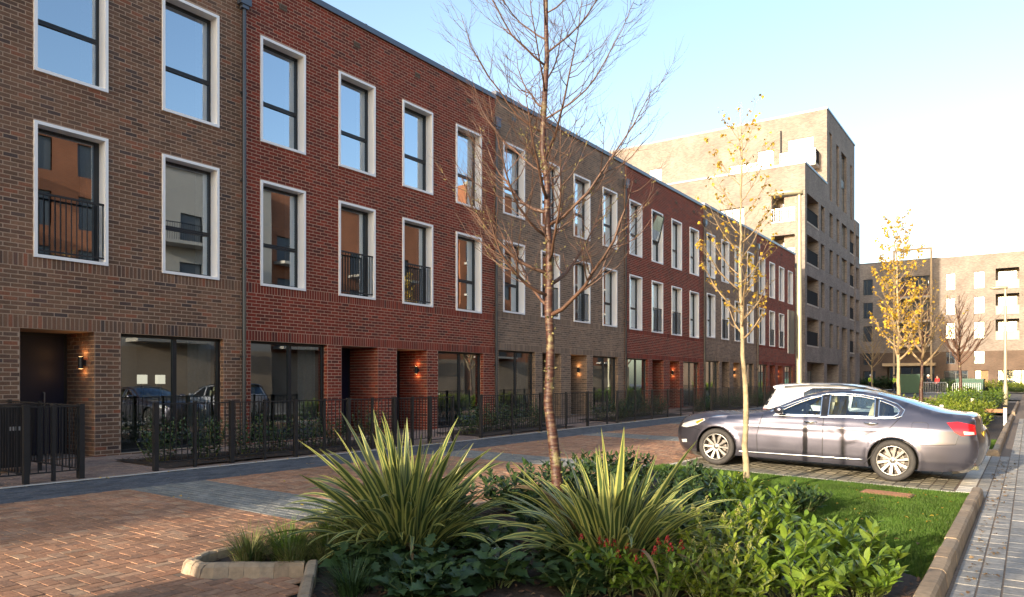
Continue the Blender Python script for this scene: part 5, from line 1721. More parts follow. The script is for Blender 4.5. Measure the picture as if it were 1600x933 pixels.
HATCH = dict(name='hatchback_car', cat='car', len=4.25, w=.90, r=.11, wr=.32, ar=.355, track=.78, wheels=(.85, 3.45), sill=.2, belt=.98, bump_z=.3,
    top=[(.48, .2), (.15, .23), (.05, .34), (.03, .52), (.08, .66), (.25, .76), (.6, .86), (1.0, .95), (1.25, 1.01), (1.6, 1.22), (1.95, 1.39), (2.3, 1.465), (2.7, 1.49), (3.2, 1.485), (3.7, 1.455), (3.98, 1.43), (4.06, 1.40), (3.97, 1.36), (4.08, 1.18), (4.19, 1.0), (4.23, .82), (4.25, .60), (4.22, .4), (4.1, .25), (3.9, .22)],
    prof=[(.15, .94), (.25, .97), (.45, .995), (.62, 1.0), (.8, .985), (.95, .94), (1.1, .87), (1.3, .78), (1.5, .70)],
    plan_f=(.9, .28), plan_r=(.7, .14), crown=([0, .3, 1.2, 2, 3, 4.25], [.06, .05, .05, .04, .03, .04]), bulge=([0, .1, .2, .3, .8, .9, 1], [.10, .10, .05, 0, 0, .04, .05]),
    windows=[[(1.55, 1.02), (1.85, 1.22), (2.1, 1.345), (2.3, 1.39), (2.33, 1.03)], [(2.42, 1.03), (2.40, 1.40), (2.8, 1.41), (3.15, 1.395), (3.32, 1.30), (3.27, 1.06)]],
    glass_top=dict(windscreen=(1.3, 1.95, 1.02), rear_window=(3.96, 4.16, .99)), grille=(.12, .4, .62, .5), handles=[(2.2, .9), (3.15, .92)], mirror=(1.6, 1.0), plain_trim=True, it=1,
    patches=[('headlight', [(.14, .70), (.5, .84), (.7, .87), (.6, .78), (.3, .66)], 'lens', .005), ('tail_light', [(4.06, .93), (4.18, .92), (4.21, .74), (4.1, .72)], 'tail_red', .006), ('rear_glass_edge', [(3.93, 1.365), (3.985, 1.345), (4.18, 1.0), (4.09, 1.0)], 'black_trim', .004)],
    lines=[('door_seam', [(2.37, .24), (2.37, 1.02)], .011, 'black_trim', .0008), ('roof_rail', [(1.75, 1.34), (2.1, 1.43), (2.6, 1.462), (3.2, 1.45), (3.75, 1.40)], .035, 'black_trim', .02)],
    seats=(2.1, 2.9), dash=1.4, boxes=[('number_plate', (-.085, -.07, -.26, .26, .42, .53), 'white')])
VAN = dict(name='shade_van', cat='van', len=5.0, w=.95, r=.12, wr=.33, ar=.37, track=.82, wheels=(.95, 4.0), sill=.25, belt=1.15, bump_z=.3,
    top=[(.5, .25), (.15, .27), (.05, .4), (.03, .7), (.12, .9), (.6, 1.06), (.95, 1.15), (1.35, 1.6), (1.75, 2.05), (2.0, 2.25), (2.5, 2.36), (3.5, 2.40), (4.6, 2.38), (4.92, 2.32), (4.98, 2.2), (5.0, 1.2), (5.0, .4), (4.9, .28), (4.6, .26)],
    prof=[(.2, .95), (.5, 1.0), (1.2, .98), (1.8, .93), (2.4, .88)], plan_f=(.9, .25), plan_r=(.4, .06), crown=([0, 1, 5], [.05, .05, .03]), bulge=([0, .1, .2, .3, 1], [.08, .08, .04, 0, 0]),
    windows=[[(1.35, 1.2), (1.7, 1.62), (1.9, 1.78), (2.3, 1.78), (2.3, 1.2)]], glass_top=dict(windscreen=(1.0, 1.8, 1.2)), handles=[(2.2, 1.05)], mirror=(1.4, 1.15), plain_trim=True, it=1, lines=[('door_seam', [(2.4, .35), (2.4, 1.9)], .008, 'black_trim', .0006)], patches=[])
u0 = 8.47; sC = 13.83
zf, zr = float(G(u0 + .86, sC)), float(G(u0 + 3.71, sC))
pit = math.atan2(zf - zr, 2.85)
Car('mauve-grey saloon car parked across the near bay, boot towards the path', (u0, sC, zf + math.tan(pit) * .86), 0, pit, SEDAN, 'paint_mauve', 'cars parked in the bays')
u1 = 13.22; s1 = 16.75
zf, zr = float(G(u1 - .85, s1)), float(G(u1 - 3.45, s1))
Car('silver hatchback parked beyond the mauve-grey car, mostly hidden by it', (u1, s1, zf - .03), math.pi, -math.atan2(zr - zf, 2.6) * -1 * -1, HATCH, 'paint_silver', 'cars parked in the bays').root.scale = (.95, .97, .985)
Car('unseen white van added behind the viewpoint to shade the foreground', (13.0, -3.6, float(G(12, -3)) + .02), math.pi, 0, VAN, 'paint_white')  # van added out of view to cast shade over the near bed

# ------------------------------------------------------------------ flats at the end of the terrace
def wall_grid_y(mb, holes, x0, x1, z0, z1, y, depth, mi=0):
    """wall facing -y at y, holes (x0,x1,z0,z1[,depth])"""
    xs = sorted({x0, x1, *[h[0] for h in holes], *[h[1] for h in holes]}); zs = sorted({z0, z1, *[h[2] for h in holes], *[h[3] for h in holes]})
    for i in range(len(xs) - 1):
        for j in range(len(zs) - 1):
            cx, cz = (xs[i] + xs[i + 1]) / 2, (zs[j] + zs[j + 1]) / 2
            if any(h[0] < cx < h[1] and h[2] < cz < h[3] for h in holes): continue
            mb.quad((xs[i], y, zs[j]), (xs[i + 1], y, zs[j]), (xs[i + 1], y, zs[j + 1]), (xs[i], y, zs[j + 1]), mi)
    for h in holes:
        d = h[4] if len(h) > 4 else depth
        a, b, c, e = h[:4]
        mb.quad((a, y, c), (a, y, e), (a, y + d, e), (a, y + d, c), mi); mb.quad((b, y, e), (b, y, c), (b, y + d, c), (b, y + d, e), mi)
        mb.quad((a, y, e), (b, y, e), (b, y + d, e), (a, y + d, e), mi); mb.quad((b, y, c), (a, y, c), (a, y + d, c), (b, y + d, c), mi)

def win_part(root, axis, a0, a1, z0, z1, pos, frame='dark', split=True, backing='curtain', div=None):
    """window fitted into an opening: frame with pane and a blind behind as sub-parts. axis 'x': wall facing +x at pos; 'y': wall facing -y at pos"""
    f = .06
    mb = MB(); am = div if div else (a0 + a1) / 2
    bars = [(a0, a0 + f, z0, z1), (a1 - f, a1, z0, z1), (a0 + f, a1 - f, z0, z0 + f), (a0 + f, a1 - f, z1 - f, z1)]
    if split: bars.append((am - .035, am + .035, z0 + f, z1 - f))
    for a, b, c, d in bars:
        if axis == 'x': mb.box(pos - .06, pos, a, b, c, d)
        else: mb.box(a, b, pos, pos + .06, c, d)
    o = mb.build('window', M[frame], root, origin=root.location)
    for nm, off, mt in (('pane', .03, 'pane'), ('back_sheet', .22, backing)):  # pale sheet whitens glass like a reflection, slate one reads as a dark room
        if mt is None: continue
        mb = MB()
        if axis == 'x': mb.quad((pos - off, a0, z0), (pos - off, a1, z0), (pos - off, a1, z1), (pos - off, a0, z1))
        else: mb.quad((a0, pos + off, z0), (a1, pos + off, z0), (a1, pos + off, z1), (a0, pos + off, z1))
        mb.build(nm, M[mt], o, origin=root.location)
    return o
def rail_part(root, axis, a0, a1, z0, h, pos, name='balcony_rail', mat='panel', solid=False, n=None):
    mb = MB()
    def bx(a, b, c, d, t=.02):
        if axis == 'x': mb.box(pos - t, pos + t, a, b, c, d)
        else: mb.box(a, b, pos - t, pos + t, c, d)
    bx(a0, a1, z0 + h - .05, z0 + h, .025); bx(a0, a1, z0 + .04, z0 + .09, .02)
    if solid: bx(a0, a1, z0 + .09, z0 + h - .05, .008)
    else:
        k = n or int((a1 - a0) / .13)
        for i in range(k + 1):
            a = a0 + (a1 - a0 - .02) * i / k; bx(a, a + .02, z0 + .09, z0 + h - .05, .01)
    return mb.build(name, M[mat], root, origin=root.location)

FZ = (13.8, 10.65, 7.5, 4.3)
fl = thing('apartment_block', 'tall brown-buff brick apartment block at the end of the terrace with recessed corner balconies', 'apartment block', (0, 58.6, .3))
balA = [(59.2, 63.0, z, z + 2.15, 1.7) for z in FZ]
slits = [(a, b, z + .05, z + 2.15, .28) for z in FZ for a, b in ((63.8, 65.1), (67.0, 68.3), (69.8, 70.9))] + [(72.0, 74.3, z + .05, z + 2.15, .28) for z in FZ[:3]]
balB = [(75.7, 77.7, z, z + 2.2, 1.6) for z in FZ]
tallw = [(66.9, 67.9, 17.0, 22.8, .14), (69.7, 70.8, 17.1, 22.5, .3), (71.8, 74.1, 17.1, 22.4, .3), (75.9, 76.8, 17.0, 22.2, .14)]
grd = [(59.2, 65.0, .0, 3.0, 1.0), (66.0, 70.6, .0, 3.0, 1.0), (72.0, 74.3, 0, 6.45, .8), (75.7, 77.7, 0, 3.9, .8)]
mb = MB()
wall_grid(mb, balA + [h for h in slits if h[0] < 66] + [grd[0]], 58.6, 66, -.2, 18.1, 0, .28)
wall_grid(mb, [h for h in slits if h[0] > 66] + balB + tallw + grd[1:], 66, 78, -.2, 24.5, 0, .28)
ex = [(78.4, 80.0, z, z + 2.1, .5) for z in FZ]
wall_grid(mb, ex, 78, 80.3, -.2, 17.3, .06, .5)
mb.quad((.06, 78, -.2), (.06, 78, 17.3), (0, 78, 17.3), (0, 78, -.2))
wy = [(-2.5, -.75, 13.8, 15.95, 1.7), (-2.5, -.75, 10.65, 12.8, 1.7), (-6.6, -4.65, 13.3, 15.4, .2), (-13, -11, 13.3, 15.4, .2)]
wall_grid_y(mb, wy, -32, 0, -.2, 18.1, 58.6, .2)
ty = [(-3.2, -1.1, 19.9, 22.4, .2), (-5.8, -4.4, 19.6, 21.9, .2), (-16.2, -14.9, 20.0, 22.0, .2), (-24, -22.5, 20.0, 22.0, .2)]
wall_grid_y(mb, ty, -32, 0, 18.0, 24.5, 66, .2)
mb.quad((-32, 58.6, 18.0), (0, 58.6, 18.0), (0, 66, 18.0), (-32, 66, 18.0)); mb.quad((-32, 66, 24.4), (0, 66, 24.4), (0, 78, 24.4), (-32, 78, 24.4))
mb.quad((-32, 78, 17.2), (.06, 78, 17.2), (.06, 80.3, 17.2), (-32, 80.3, 17.2))
mb.quad((-32, 80.3, -.2), (.06, 80.3, -.2), (.06, 80.3, 17.3), (-32, 80.3, 17.3)); mb.quad((-32, 78, 17.2), (0, 78, 17.2), (0, 78, 24.5), (-32, 78, 24.5)); mb.quad((-32, 58.6, -.2), (-32, 80.3, -.2), (-32, 80.3, 24.5), (-32, 58.6, 24.5))
# backs of the recesses
for h in balA + balB + ex: mb.quad((-h[4], h[0], h[2]), (-h[4], h[1], h[2]), (-h[4], h[1], h[3]), (-h[4], h[0], h[3]))
for h in grd: mb.quad((-h[4], h[0], h[2]), (-h[4], h[1], h[2]), (-h[4], h[1], h[3]), (-h[4], h[0], h[3]))
for h in (tallw[0], tallw[3]): mb.quad((-h[4], h[0], h[2]), (-h[4], h[1], h[2]), (-h[4], h[1], h[3]), (-h[4], h[0], h[3]))
for h in wy[:2]: mb.quad((h[0], 58.6 + h[4], h[2]), (h[1], 58.6 + h[4], h[2]), (h[1], 58.6 + h[4], h[3]), (h[0], 58.6 + h[4], h[3]))
mb.build('wall', M['flat_tex'] if 'flat_tex' in M else M['taupe_tex'], fl, origin=fl.location)
for a in ((58.55, 66.0, 18.1), (66.0, 78.05, 24.5)):
    mb = MB(); mb.box(-.35, .05, a[0], a[1], a[2] + .003, a[2] + .16); mb.box(-32, -.35, a[0], a[0] + .35, a[2] + .003, a[2] + .16); mb.build('coping', M['coping'], fl, origin=fl.location)
for h in slits: win_part(fl, 'x', h[0], h[1], h[2], h[3], -.2, split=h[1] - h[0] > 2)
for h in tallw[1:3]:
    win_part(fl, 'x', h[0], h[1], h[2], (h[2] + h[3]) / 2 - .3, -.2, split=h[1] - h[0] > 2); win_part(fl, 'x', h[0], h[1], (h[2] + h[3]) / 2 + .3, h[3], -.2, split=h[1] - h[0] > 2)
    mb = MB(); mb.box(-.24, -.18, h[0], h[1], (h[2] + h[3]) / 2 - .298, (h[2] + h[3]) / 2 + .298); mb.build('spandrel', M['slate'], fl, origin=fl.location)
for h in balA + balB:
    rail_part(fl, 'x', h[0], h[1], h[2], 1.1, -.08, solid=True)
    win_part(fl, 'x', h[0] + .5, h[1] - .4, h[2], h[3] - .1, -h[4] + .07)
    mb = MB(); mb.box(-.2, .03, h[0] - .02, h[1] + .02, h[2] - .12, h[2] - .003); mb.build('sill', M['concrete'], fl, origin=fl.location)
for h in ex: win_part(fl, 'x', h[0], h[1], h[2], h[3], -.3)
for h in grd:
    mb = MB(); mb.box(-h[4] + .004, -h[4] + .06, h[0] + .9, h[0] + 1.9, 0, 2.2); mb.build('door', M['dark'], fl, origin=fl.location)
    if h[1] - h[0] > 3: win_part(fl, 'x', h[0] + 2.3, h[1] - .4, .2, 2.4, -h[4] + .06)
for h in wy[:2]:
    rail_part(fl, 'y', h[0], h[1], h[2], 1.1, 58.66, mat='galv'); win_part(fl, 'y', h[0] + .4, h[1] - .2, h[2], h[3] - .1, 58.6 + h[4] - .07)
for h in wy[2:]: win_part(fl, 'y', h[0], h[1], h[2], h[3], 58.75, frame='dark', backing='curtain')
for h in ty: win_part(fl, 'y', h[0], h[1], h[2], h[3], 66.12, frame='white', backing='curtain')
# balcony slung from the tall lit wall
mb = MB(); mb.box(-3.5, -.6, 64.6, 65.995, 19.55, 19.8); mb.build('balcony_slab', M['concrete'], fl, origin=fl.location)
rail_part(fl, 'y', -3.5, -.6, 19.8, 1.15, 64.66, mat='galv')
rail_part(fl, 'x', 64.68, 65.98, 19.8, 1.15, -.64, mat='panel', solid=True)
rail_part(fl, 'y', -6.2, -3.6, 18.05, 1.1, 60.0, name='terrace_rail', mat='galv')
mb = MB(); mb.tube([(-3.75, 65.9, 18.1), (-3.75, 65.9, 23.3)], .06, 8); mb.build('vent_pipe', M['dark'], fl, origin=fl.location)

# ------------------------------------------------------------------ end building across the junction
EY = 104.0
eb = thing('apartment_block', 'brick apartment building closing the end of the street, with a timber balcony frame', 'apartment block', (5, EY, .6))
rows = (12.7, 9.7, 6.7, 3.7)
wn = [(a, b, z, z + 2.0, .22) for z in rows for a, b in ((-3.6, -2.5), (5.6, 6.6), (8.5, 9.6), (16.5, 17.6), (25, 26.1), (-8.5, -7.4))]
bal = [(a, b, z - .3, z + 2.2, 1.5) for z in rows[:3] for a, b in ((10.7, 13.0), (13.6, 15.9), (20, 23))]
cen = [(.3, 4.2, z - .6, z + 2.0, .4) for z in rows[:3]]
gw = [(5.4, 7.9, .9, 2.9, .3), (8.6, 10.0, .6, 2.9, .5), (10.9, 13.8, .9, 2.9, .4), (14.4, 17, .9, 2.9, .4), (-.8, 4.4, .6, 3.4, 1.2), (-3.6, -2.2, .6, 2.9, .4)]
mb = MB()
split = 5.2
wall_grid_y(mb, [h for h in wn + bal + cen if h[2] > split - .2], -22, 34, split, 16.7, EY, .22, 0)
wall_grid_y(mb, [h for h in wn if h[2] < 5] + gw, -22, 34, .2, split, EY + .02, .22, 1) if False else None
lowholes = [(h[0], h[1], h[2], min(h[3], split), h[4]) for h in wn if h[2] < split] + gw
wall_grid_y(mb, lowholes, -22, 34, .2, split, EY, .22, 1)
mb.quad((-22, EY, 16.6), (34, EY, 16.6), (34, EY + 14, 16.6), (-22, EY + 14, 16.6)); mb.quad((34, EY, .2), (34, EY + 14, .2), (34, EY + 14, 16.7), (34, EY, 16.7)); mb.quad((-22, EY + 14, .2), (-22, EY, .2), (-22, EY, 16.7), (-22, EY + 14, 16.7))
for h in bal + cen + [gw[4]]: mb.quad((h[0], EY + h[4], h[2]), (h[1], EY + h[4], h[2]), (h[1], EY + h[4], h[3]), (h[0], EY + h[4], h[3]))
mb.build('wall', [M['taupe_tex'], M['darkbrick_tex']], eb, origin=eb.location)
mb = MB(); mb.box(-22, 34, EY - .05, EY + .3, 16.703, 16.82); mb.build('coping', M['coping'], eb, origin=eb.location)
for h in wn: win_part(eb, 'y', h[0], h[1], h[2], h[3] if h[2] > split else min(h[3], split), EY + .12, div=h[0] + .38, backing=('slate' if h[0] < 6 else 'curtain'))  # backs coloured for the shaded left windows and sun-whitened right ones
for h in bal: rail_part(eb, 'y', h[0], h[1], h[2], 1.1, EY + .06, mat='render', solid=True); win_part(eb, 'y', h[0] + .2, h[1] - .2, h[2], h[3] - .2, EY + h[4] - .07, backing='slate')
for h in cen: win_part(eb, 'y', h[0] + .4, h[1] - .4, h[2] + .1, h[3], EY + h[4] - .07)
for h in gw: win_part(eb, 'y', h[0], h[1], h[2], h[3], EY + h[4] - .08, backing='curtain')
for i, z in enumerate(rows[:3]):
    mb = MB(); mb.box(.25, 4.1, EY - 1.5, EY - .003, z - .85, z - .62); mb.build('balcony_slab', M['concrete'], eb, origin=eb.location)
    rail_part(eb, 'y', .3, 4.05, z - .62, 1.1, EY - 1.45, mat='balred', n=26)
mb = MB()
mb.box(4.1, 4.3, EY - 1.6, EY - 1.4, .6, 17.7); mb.box(.05, .25, EY - 1.6, EY - 1.4, .6, 17.7); mb.box(.05, 4.3, EY - 1.6, EY - 1.4, 17.703, 17.9)
mb.build('timber_frame', M['timber'], eb, origin=eb.location)
mb = MB(); mb.box(-1.2, 4.6, EY - 1.3, EY - .003, 3.5, 3.85); mb.build('canopy', M['timber'], eb, origin=eb.location)
mb = MB(); mb.box(9.2, 9.95, EY + .38, EY + .41, .62, 2.85); mb.build('door', M['wood'], eb, origin=eb.location)

# ------------------------------------------------------------------ buildings over the way (outside the frame, seen in the window glass)
def opposite(label, s0, s1, u, h, mat, top='render'):
    root = thing('opposite_building', label, 'building', (u, s0, -.1), group='buildings across the street seen only as reflections')
    holes = [(s, s + 1.5, z, z + 1.9) for s in np.arange(s0 + .9, s1 - 1.6, 2.9) for z in np.arange(1.0, h - 2.6, 3.1)]
    ys = sorted({s0, s1, *[x for q in holes for x in q[:2]]}); zs = sorted({-.4, h, *[x for q in holes for x in q[2:]]})
    mb = MB()
    for i in range(len(ys) - 1):
        for j in range(len(zs) - 1):
            cy, cz = (ys[i] + ys[i + 1]) / 2, (zs[j] + zs[j + 1]) / 2
            if any(q[0] < cy < q[1] and q[2] < cz < q[3] for q in holes): continue
            mb.quad((u, ys[i], zs[j]), (u, ys[i], zs[j + 1]), (u, ys[i + 1], zs[j + 1]), (u, ys[i + 1], zs[j]))
    mb.box(u + .001, u + 12, s0, s1, -.4, h, skip='-x-z')
    mb.build('wall', M[mat], root, origin=root.location)
    for q in holes:
        m2 = MB(); m2.quad((u + .15, q[0], q[2]), (u + .15, q[0], q[3]), (u + .15, q[1], q[3]), (u + .15, q[1], q[2])); m2.build('window', M['slate'], root, origin=root.location)
    for k, s in enumerate(np.arange(s0 + .9, s1 - 4.6, 8.7)):
        for z in np.arange(4.1, h - 2.6, 3.1):
            mb = MB(); mb.box(u - 1.3, u - .003, s - .3, s + 4.6, z - .25, z - .05); bal_ = mb.build('balcony_slab', M['render'], root, origin=root.location)
            mb = MB(); mb.box(u - 1.3, u - 1.26, s - .3, s + 4.6, z + .95, z + 1.0)
            for q in np.arange(s - .3, s + 4.6, .14): mb.box(u - 1.29, u - 1.27, q, q + .02, z - .05, z + .95)
            mb.build('balcony_rail', M['iron'], bal_, origin=root.location)
    mb = MB(); mb.box(u - .12, u - .003, s0, s1, -.4, 3.6); mb.build('plinth', M['buff_tex'], root, origin=root.location)
    mb = MB(); mb.box(u - .1, u + .4, s0, s1, h + .002, h + .3); mb.build('coping', M['render'], root, origin=root.location)
opposite('brick building opposite the near houses', 2, 22, 31, 16.5, 'orange_tex')
opposite('pale rendered building opposite', 22.3, 33, 30, 15.0, 'render')
opposite('brick building opposite the middle houses', 33.3, 56, 31, 15.5, 'orange_tex')
opposite('taller brick building opposite the far houses', 57, 92, 31, 21, 'orange_tex')

# ------------------------------------------------------------------ street furniture
def lamp_post(label, pos, H, arm, rb):
    z = float(G(*pos))
    root = thing('street_lamp', label, 'street lamp', (pos[0], pos[1], z), group='pale painted street lamps')
    mb = MB(); mb.lathe([(rb * 1.25, -.05), (rb * 1.25, 1.1), (rb * .85, 1.25), (rb * .75, H * .6), (rb * .62, H)], 16); mb.build('pole', M['lamp_pole'], root, smooth=False)
    d = Vector(arm).normalized(); pr = Vector((-d.y, d.x, 0))
    V, F = [], []
    n = 9
    for i in range(n):
        t = i / (n - 1)
        x = -.10 + t * .85; hw = .05 + .13 * math.sin(math.pi * min(1, .12 + t * .9)) ; zt = H + .10 - .02 * t + .05 * math.sin(math.pi * t); zb = H - .04 + .03 * t
        c = d * x
        for y, zz in ((-hw, zb + .02), (-hw * .8, zt - .02), (0, zt), (hw * .8, zt - .02), (hw, zb + .02), (0, zb)):
            q = c + pr * y; V.append((q.x, q.y, zz))
    for i in range(n - 1):
        for k in range(6): F.append((i * 6 + k, i * 6 + (k + 1) % 6, (i + 1) * 6 + (k + 1) % 6, (i + 1) * 6 + k))
    F += [tuple(range(5, -1, -1)), tuple((n - 1) * 6 + k for k in range(6))]
    mb = MB(); mb.add(V, F); o = mb.build('lantern', M['lamp_pole'], root, smooth=True)
    mb = MB(); c = d * .4
    mb.add([tuple(c + d * a + pr * b + Vector((0, 0, H - .035))) for a, b in ((-.25, -.11), (.25, -.11), (.25, .11), (-.25, .11))], [(0, 1, 2, 3)]); mb.build('lens', M['helmet'], o)
    return root
l1 = lamp_post('nearer street lamp rising behind the parked cars', (8.85, 20.8), 6.55, (-1, -.25, 0), .085)
mb = MB(); mb.box(-.02, -.004, -.75, -.12, 2.2, 3.35) ; sg = mb.build('street_sign', M['slate'], None, loc=(8.85 - .09, 20.8, float(G(8.85, 20.8))))
tag(sg, 'blank back of a sign plate fixed to the nearer street lamp', 'sign')
lamp_post('far street lamp at the right, in front of the sunlit end building', (12.8, 52.0), 6.9, (-1, -.2, 0), .10)

def knee_rail(label, pts, h=.5):
    root = thing('knee_rail', label, 'rail', (pts[0][0], pts[0][1], float(G(*pts[0]))), group='low posts and rails in the far bed')
    for p in pts:
        mb = MB(); z = float(G(*p)); mb.box(p[0] - .05, p[0] + .05, p[1] - .05, p[1] + .05, z, z + h); mb.box(p[0] - .054, p[0] + .054, p[1] - .054, p[1] + .054, z + h + .002, z + h + .03, 1)
        mb.build('post', [M['post_white'], M['timber']], root, origin=root.location)
    for a, b in zip(pts[:-1], pts[1:]):
        mb = MB(); z = float(G(*a)) + h - .12
        mb.box(min(a[0], b[0]) + .06, max(a[0], b[0]) - .06, a[1] - .03, a[1] + .03, z - .06, z + .06); mb.build('rail', M['wood'], root, origin=root.location)
knee_rail('white-topped posts with a timber rail beside the far path', [(11.9, 30.0), (13.28, 30.0)], .62)
for p, lab in (((12.0, 23.1), 'single white post standing in the bright hedge behind the car boot'), ((12.3, 30.8), 'single white post farther back in the bright hedge')):
    z = float(G(*p)); mb = MB(); mb.box(-.045, .045, -.045, .045, 0, .9); mb.box(-.048, .048, -.048, .048, .70, .8, 1)
    tag(mb.build('marker_post', [M['post_white'], M['wood']], None, loc=(p[0], p[1], z)), lab, 'post')

# terracotta drain cover in the lawn
dc = thing('drain_cover', 'flat terracotta drain cover with raised ribs lying in the lawn near the kerb', 'drain cover', (12.35, 11.25, float(G(12.35, 11.25)) + .02), (0, .025, R(-4)))
mb = MB(); mb.box(-.32, .32, -.17, .17, 0, .03); mb.build('plate', M['terracotta'], dc)
for i in range(7):
    mb = MB(); mb.box(-.29, .29, -.15 + i * .044, -.128 + i * .044, .0302, .038); mb.build('rib', M['terracotta'], dc)

# small spotlight spike in the bed
sp_ = thing('garden_light', 'small dark spike light with ribbed body in the shade at the bottom of the bed', 'garden light', (10.62, 4.52, float(G(10.6, 4.5)) + .03))
mb = MB(); mb.tube([(0, 0, -.05), (0, 0, .10)], .008, 6); mb.build('spike', M['dark'], sp_)
mb = MB(); mb.lathe([(.0, .09), (.03, .09), (.034, .11), (.03, .12), (.034, .13), (.03, .14), (.034, .15), (.03, .17), (.036, .22), (.0, .215)], 14); mb.build('lamp_head', M['galv'], sp_)

def barrier(label, pos, rz):
    root = thing('crowd_barrier', label, 'barrier', (pos[0], pos[1], float(G(*pos))), (0, 0, rz), 'galvanised crowd barriers by the junction')
    L, h = 2.1, 1.1
    mb = MB(); mb.tube([(0, 0, .15), (0, 0, h - .12), (.12, 0, h), (L - .12, 0, h), (L, 0, h - .12), (L, 0, .15), (0, 0, .15)], .024, 6); mb.build('frame', M['galv'], root)
    for i in range(14):
        mb = MB(); x = .14 + i * (L - .28) / 13; mb.tube([(x, 0, .15), (x, 0, h)], .011, 4); mb.build('bar', M['galv'], root)
    for x in (.3, L - .3):
        mb = MB(); mb.tube([(x, -.3, .0), (x, -.08, .14), (x, .08, .14), (x, .3, 0)], .02, 5); mb.build('foot', M['galv'], root)
barrier('crowd barrier standing square-on beside the reddish bare tree', (8.7, 71.5), R(3))
barrier('crowd barrier set at an angle near the green skip', (6.0, 76.0), R(25))
def skip(label, pos, L, W_, h, rz):
    root = thing('waste_skip', label, 'skip', (pos[0], pos[1], float(G(*pos))), (0, 0, rz), 'green waste skips at the junction')
    mb = MB()
    V = [(-L / 2 + .1, -W_ / 2 + .1, .05), (L / 2 - .1, -W_ / 2 + .1, .05), (L / 2 - .1, W_ / 2 - .1, .05), (-L / 2 + .1, W_ / 2 - .1, .05), (-L / 2, -W_ / 2, h), (L / 2, -W_ / 2, h), (L / 2, W_ / 2, h), (-L / 2, W_ / 2, h)]
    mb.add(V, [(0, 3, 2, 1), (0, 1, 5, 4), (1, 2, 6, 5), (2, 3, 7, 6), (3, 0, 4, 7)]); mb.build('body', M['bin_green'], root)
    mb = MB(); mb.box(-L / 2 - .05, L / 2 + .05, -W_ / 2 - .05, W_ / 2 + .05, h + .003, h + .1); mb.build('lid', M['bin_green'], root)
    for i in range(5):
        mb = MB(); x = -L / 2 + .2 + i * (L - .4) / 4; mb.add([(x - .04, -W_ / 2 + .04, .15), (x + .04, -W_ / 2 + .04, .15), (x + .04, -W_ / 2 - .06, h - .05), (x - .04, -W_ / 2 - .06, h - .05)], [(0, 1, 2, 3)]); mb.build('rib', M['bin_green'], root)
skip('large green waste skip between the golden tree and the barriers', (4.6, 80), 2.2, 1.4, 1.75, R(4))
skip('smaller green waste skip behind the square-on barrier', (9.0, 89), 2.4, 1.4, 1.35, R(-3))

# people in work clothes
def skin_mesh(name, pts, edges, rad, mat, parent, root_i=0, lev=1):
    bm = bmesh.new(); ly = bm.verts.layers.skin.verify()
    vs = [bm.verts.new(p) for p in pts]
    for v, r in zip(vs, rad): v[ly].radius = (r, r)
    vs[root_i][ly].use_root = True
    for a, b in edges: bm.edges.new((vs[a], vs[b]))
    me = bpy.data.meshes.new(name); bm.to_mesh(me); bm.free(); me.materials.append(mat)
    o = bpy.data.objects.new(name, me); C.objects.link(o)
    if parent is not None: o.parent = parent
    o.modifiers.new('skin', 'SKIN').use_smooth_shade = True
    m = o.modifiers.new('sub', 'SUBSURF'); m.levels = lev; m.render_levels = lev
    return o
def person(label, pos, rz, top, helmet=True, arm=0.2, stride=.08):
    root = thing('person', label, 'person', (pos[0], pos[1], float(G(*pos))), (0, 0, rz))
    P = [(0, 0, .95), (0, .01, 1.15), (0, .01, 1.38), (0, 0, 1.50), (0, -.01, 1.60), (0, -.015, 1.72),
         (.10, 0, .90), (.11, -stride, .50), (.11, -stride * .3, .09), (.11, -stride * .3 - .13, .04), (-.10, 0, .90), (-.11, stride, .50), (-.11, stride * 1.6, .09), (-.11, stride * 1.6 - .13, .04),
         (.19, 0, 1.42), (.24, -.02, 1.14), (.24, -.10 - arm, .98), (.24, -.16 - arm, .92), (-.19, 0, 1.42), (-.24, .02, 1.14), (-.22, -.08, .92), (-.22, -.11, .85)]
    E = [(0, 1), (1, 2), (2, 3), (3, 4), (4, 5), (0, 6), (6, 7), (7, 8), (8, 9), (0, 10), (10, 11), (11, 12), (12, 13), (2, 14), (14, 15), (15, 16), (16, 17), (2, 18), (18, 19), (19, 20), (20, 21)]
    Rr = [.13, .13, .14, .055, .085, .075, .085, .06, .04, .035, .085, .06, .04, .035, .06, .045, .033, .03, .06, .045, .033, .03]
    skin_mesh('body', P, E, Rr, M['skin'], root, 0, 2)
    tid = [0, 6, 7, 8, 10, 11, 12]; mp = {k: i for i, k in enumerate(tid)}
    skin_mesh('trousers', [P[i] for i in tid], [(mp[a], mp[b]) for a, b in E if a in mp and b in mp], [Rr[i] + .018 for i in tid], M['navy'], root)
    jid = [0, 1, 2, 14, 15, 16, 18, 19, 20]; mp = {k: i for i, k in enumerate(jid)}
    skin_mesh('jacket', [P[i] for i in jid], [(mp[a], mp[b]) for a, b in E if a in mp and b in mp], [Rr[i] + .025 for i in jid], M[top], root)
    mb = MB(); mb.lathe([(.13, 1.66), (.125, 1.70), (.115, 1.76), (.08, 1.82), (0, 1.84)], 14); mb.box(-.08, .08, -.17, -.09, 1.675, 1.69)
    mb.build('hard_hat' if helmet else 'hair', M['helmet' if helmet else 'hair'], root, smooth=True)
person('worker in hi-vis jacket and white hard hat nearest the tall flats', (.3, 85), R(150), 'hivis')
person('worker in hi-vis jacket beside the left end of the large green skip', (2.7, 84), R(60), 'hivis', helmet=False)
person('worker in dark clothes and white hard hat behind the angled barrier', (5.6, 85), R(40), 'navy', arm=.3)
person('person in a red jacket behind the angled barrier', (6.3, 86), R(-40), 'redcloth', helmet=False)

